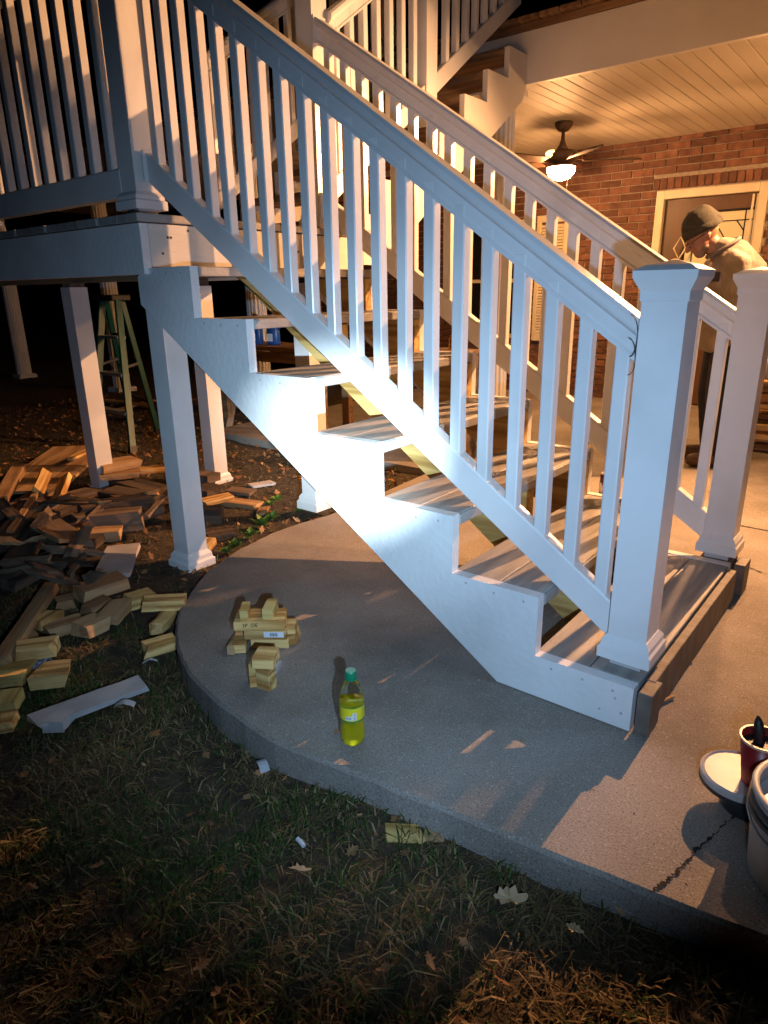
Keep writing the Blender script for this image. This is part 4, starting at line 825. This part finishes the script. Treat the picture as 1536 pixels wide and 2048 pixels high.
def blade(x, y, h, w, lean, yaw, col):
    z = gz(x, y)-.006; d = Vector((math.cos(yaw), math.sin(yaw), 0)); s = Vector((-d.y, d.x, 0)); prev = None
    P = [Vector((x, y, z)), Vector((x, y, z))+d*lean*.35*h+Vector((0, 0, h*.5)), Vector((x, y, z))+d*lean*h+Vector((0, 0, h*max(.15, 1-lean*.55)))]
    ws = [w, w*.8, w*.15]; R1 = [(bm.verts.new(p-s*q_), bm.verts.new(p+s*q_)) for p, q_ in zip(P, ws)]
    for a, b in zip(R1, R1[1:]):
        f = bm.faces.new((a[0], a[1], b[1], b[0]))
        for l in f.loops: l[lay] = col
N1 = 0
while N1 < 105000:
    N1 += 1
    if N1 < 80000: x, y = random.uniform(-2.4, 1.0), random.uniform(-1.45, -.40)
    else: x, y = random.uniform(-5.5, -1.5), random.uniform(-1.2, 2.2)
    if inpad(x, y) or (x-CAM.x)**2+(y-CAM.y)**2 < .05: continue
    g = noise.noise((x*2.2, y*2.2, 4.0))+.25*noise.noise((x*7, y*7, 9)); cl = noise.noise((x*14, y*14, 2.0))+.6*noise.noise((x*4.5, y*4.5, 7.0))
    if random.random() > .55+.9*cl: continue
    dry = random.random() < (.62-.55*g if x > -1.9 else .85)
    k = random.uniform(.6, 1.3)
    col = (.17*k, .115*k, .05*k, 1) if dry else (.045*k, .085*k, .015*k, 1)
    if dry and random.random() < .25: col = (.27*k, .20*k, .10*k, 1)
    blade(x, y, random.uniform(.014, .050)*(1.15+.5*max(0, cl) if not dry else 1.0+.3*max(0, cl)), random.choice((.0006, .0010, .0016, .0026)), random.uniform(.5, 2.4) if dry else random.uniform(.2, 1.3), random.uniform(0, 6.3), col)
me = bpy.data.meshes.new('grass'); bm.to_mesh(me); bm.free(); me.materials.append(M['grass']); o = bpy.data.objects.new('grass', me); C.objects.link(o); o['kind'] = 'stuff'; tag(o, 'patchy dry and green lawn grass around the pad', 'grass')
for px, py, s in [(525, 1050, .12), (500, 1072, .10), (545, 1038, .09), (600, 1022, .07), (470, 1095, .10), (455, 1105, .08), (555, 1000, .08), (540, 1010, .07)]:
    bm = B(); c = gp(px, py, -.03)
    for k in range(34):
        a = random.uniform(0, 6.3); el = random.uniform(.2, 1.2); L = s*random.uniform(.25, .7); d = Vector((math.cos(a)*math.cos(el), math.sin(a)*math.cos(el), math.sin(el))); sd = Vector((-math.sin(a), math.cos(a), 0)); w = L*.28
        v = [bm.verts.new(c), bm.verts.new(c+d*L*.5+sd*w), bm.verts.new(c+d*L+Vector((0, 0, -L*.15))), bm.verts.new(c+d*L*.5-sd*w)]; bm.faces.new((v[0], v[1], v[2])); bm.faces.new((v[0], v[2], v[3]))
    single('weed', bm, 'weed', 'small green leafy weed growing along the back rim of the pad', 'plant', 'weeds along the pad', base=c)

# ------------------------------------------------------------------ person
def caps(bm, a, b, ra, rb, seg=14):
    a, b = Vector(a), Vector(b)
    for p, r in ((a, ra), (b, rb)): bmesh.ops.create_icosphere(bm, subdivisions=2, radius=r, matrix=Matrix.Translation(p))
    ax = (b-a); L = ax.length
    if L > 1e-4:
        q_ = ax.to_track_quat('Z', 'Y').to_matrix().to_4x4(); bmesh.ops.create_cone(bm, cap_ends=True, segments=seg, radius1=ra, radius2=rb, depth=L, matrix=Matrix.Translation((a+b)/2) @ q_)
def ell(bm, c, r, rot=None):
    bmesh.ops.create_icosphere(bm, subdivisions=3, radius=1, matrix=Matrix.Translation(c) @ (rot.to_4x4() if rot else Matrix.Identity(4)) @ Matrix.Diagonal((*r, 1)))
def remesh(bm, name, vox, smooth=6, m='skin'):
    me = bpy.data.meshes.new(name); bm.to_mesh(me); bm.free(); o = bpy.data.objects.new(name, me); C.objects.link(o)
    md = o.modifiers.new('r', 'REMESH'); md.mode = 'VOXEL'; md.voxel_size = vox; md.use_smooth_shade = True
    sm = o.modifiers.new('s', 'SMOOTH'); sm.iterations = smooth; sm.factor = .5
    dg = bpy.context.evaluated_depsgraph_get(); me2 = bpy.data.meshes.new_from_object(o.evaluated_get(dg)); bpy.data.objects.remove(o); me2.materials.clear(); me2.materials.append(M[m]); me2.name = name; return me2
pf = gp(1395, 922, 0)
per = root('person', (pf.x+.075, pf.y+.0, -.002), 'person in dark beanie, glasses and tan work jacket looking down on the porch', 'person')
per.rotation_euler = (0, 0, math.radians(207))     # local +x = facing direction
def kid(name, me, par=per):
    o = bpy.data.objects.new(name, me); C.objects.link(o); o.parent = par; return o
# body: one continuous surface (local coordinates: x forward, y left, z up)
HD = Vector((.225, 0, 1.450)); hr_ = Matrix.Rotation(math.radians(36), 3, 'Y')
def H(x, y, z): return HD+hr_ @ Vector((x, y, z))
bm = B()
for s in (-1, 1):
    caps(bm, (0, s*.09, .86), (.03, s*.10, .48), .075, .055); caps(bm, (.03, s*.10, .48), (-.02, s*.11, .09), .05, .038); caps(bm, (-.03, s*.11, .04), (.13, s*.12, .035), .038, .032)
caps(bm, (0, 0, .90), (.03, 0, 1.12), .12, .125); caps(bm, (.03, 0, 1.1), (.05, 0, 1.25), .125, .12); caps(bm, (.06, -.15, 1.29), (.06, .15, 1.29), .05, .05); caps(bm, (.07, 0, 1.30), H(-.015, 0, -.07), .056, .055)
sr, el_r, wr = Vector((.06, .185, 1.27)), Vector((.02, .235, 1.00)), Vector((.21, .15, 1.03))
sl, el_l, wl = Vector((.06, -.185, 1.27)), Vector((.08, -.24, 1.01)), Vector((.28, -.10, 1.06))
for a, b, c in ((sr, el_r, wr), (sl, el_l, wl)): caps(bm, a, b, .048, .04); caps(bm, b, c, .04, .028)
for wv, s in ((wr, 1), (wl, -1)):
    d = Vector((.86, -.42*s, .12)).normalized(); up = Vector((0, 0, 1)); sd = d.cross(up).normalized()
    caps(bm, wv, wv+d*.055, .026, .034)
    for k, L in enumerate((.062, .072, .066, .05)):
        b0 = wv+d*.075+up*(.028-.018*k); m_ = b0+d*L*.5-sd*.006; caps(bm, b0, m_, .0095, .009); caps(bm, m_, m_+d*L*.35+sd*s*.02-up*.012, .009, .0075)
    caps(bm, wv+d*.03+up*.03, wv+d*.07+up*.058, .011, .009)
ell(bm, H(-.012, 0, .035), (.098, .076, .105), hr_); ell(bm, H(.030, 0, -.035), (.064, .058, .078), hr_)   # cranium, face
ell(bm, H(.062, 0, -.088), (.030, .034, .024), hr_)      # chin
caps(bm, H(.088, 0, .012), H(.118, 0, -.030), .010, .015); ell(bm, H(.070, 0, .020), (.026, .055, .014), hr_)   # nose, brow
for s in (-1, 1):
    ell(bm, H(-.005, s*.076, -.010), (.022, .010, .032), hr_); ell(bm, H(.074, s*.03, -.030), (.020, .022, .018), hr_); caps(bm, H(.106, s*.008, -.030), H(.100, s*.012, -.028), .010, .009)
ell(bm, H(.086, 0, -.054), (.014, .026, .007), hr_); ell(bm, H(.083, 0, -.066), (.014, .022, .007), hr_)   # lips
kid('body', remesh(bm, 'body', .0065, 4))
bm = B()                                            # beanie
ell(bm, H(-.018, 0, .062), (.112, .092, .098), hr_); caps(bm, H(-.09, 0, .03), H(-.06, 0, .10), .055, .06)
for v in list(bm.verts):
    l_ = hr_.transposed() @ (v.co-HD)
    if l_.z < .030+.25*l_.x*.4-.02*(l_.x < 0): v.co = HD+hr_ @ Vector((l_.x, l_.y, .030+.1*l_.x-.02*(l_.x < 0)))
me = remesh(bm, 'beanie', .008, 3, 'beanie'); bn = kid('beanie', me)
bm = B(); n_ = 28
rg = [[bm.verts.new(H(-.014+(.108+o_)*math.cos(2*math.pi*i/n_), (.088+o_)*math.sin(2*math.pi*i/n_), z_+.016*math.cos(2*math.pi*i/n_))) for i in range(n_)] for o_, z_ in ((.0, .012), (.007, .012), (.008, .035), (.006, .055), (-.002, .058))]
for a, b in zip(rg, rg[1:]):
    for i in range(n_): bm.faces.new((a[i], a[(i+1) % n_], b[(i+1) % n_], b[i]))
bn2 = bpy.data.objects.new('beanie_cuff', shared(bm, 'beanie_cuff', 'beanie', True)); C.objects.link(bn2); bn2.parent = bn
bm = B()                                            # glasses
for s in (-1, 1):
    tube(bm, [H(.100, s*.034+.024*math.cos(t), -.006+.019*math.sin(t)) for t in [2*math.pi*k/14 for k in range(15)]], .0022, 5); tube(bm, [H(.098, s*.058, .0), H(.05, s*.080, .004), H(-.01, s*.082, .002)], .0025, 5)
tube(bm, [H(.101, -.011, -.002), H(.104, 0, .001), H(.101, .011, -.002)], .0022, 5); kid('glasses', shared(bm, 'glasses', 'glassframe'))
bm = B(); ell(bm, H(.058, 0, -.082), (.038, .046, .036), hr_); ell(bm, H(.03, 0, -.07), (.045, .062, .03), hr_); kid('beard', remesh(bm, 'beard', .007, 3, 'beard'))
bm = B()                                            # jacket
ell(bm, (.03, 0, .86), (.165, .20, .16)); caps(bm, (.02, 0, .84), (.03, 0, 1.05), .165, .165); caps(bm, (.035, -.05, 1.05), (.04, -.06, 1.24), .14, .13); caps(bm, (.035, .05, 1.05), (.04, .06, 1.24), .14, .13)
caps(bm, (.05, -.16, 1.27), (.05, .16, 1.27), .075, .075); caps(bm, (.02, -.06, 1.30), (.02, .06, 1.30), .085, .085); caps(bm, (-.05, 0, 1.20), (.02, 0, 1.32), .14, .10); caps(bm, (.04, 0, 1.33), (.10, 0, 1.36), .085, .075)
for a, b, c in ((sr, el_r, wr), (sl, el_l, wl)): caps(bm, a, b, .082, .068); caps(bm, b, b.lerp(c, .86), .068, .052); caps(bm, b.lerp(c, .82), b.lerp(c, .9), .056, .05)
for v in bm.verts:
    if v.co.z < .74: v.co.z = .74
me = remesh(bm, 'jacket', .010, 5, 'tan')
for v in me.vertices:
    w = noise.noise_vector(v.co*Vector((9, 9, 16)).length*.35); v.co += Vector(w)*.016+Vector(noise.noise_vector(v.co*14))*.007
jk = kid('jacket', me)
bm = B(); tube(bm, [Vector((.115+.085*math.cos(t)-.02, .088*math.sin(t), 1.372-.055*math.cos(t))) for t in [2*math.pi*k/18 for k in range(19)]], .012, 8); o = bpy.data.objects.new('collar', shared(bm, 'collar', 'collar', True)); C.objects.link(o); o.parent = jk
bm = B(); box(bm, (.155, .115, 1.20), (.012, .085, .055), Matrix.Rotation(math.radians(35), 3, 'Z'), .004); o = bpy.data.objects.new('chest_patch', shared(bm, 'chest_patch', 'patch')); C.objects.link(o); o.parent = jk
bm = B()
for s in (-1, 1): caps(bm, (0, s*.085, .84), (.03, s*.10, .48), .105, .080); caps(bm, (.03, s*.10, .48), (-.02, s*.11, .10), .080, .068)
kid('trousers', remesh(bm, 'trousers', .011, 4, 'trouser'))
bm = B()
for s in (-1, 1): caps(bm, (-.045, s*.11, .055), (.14, s*.125, .048), .052, .046); caps(bm, (-.03, s*.11, .06), (-.025, s*.11, .15), .05, .052)
for v in bm.verts: v.co.z = max(v.co.z, .004)
kid('boots', remesh(bm, 'boots', .009, 3, 'boot'))
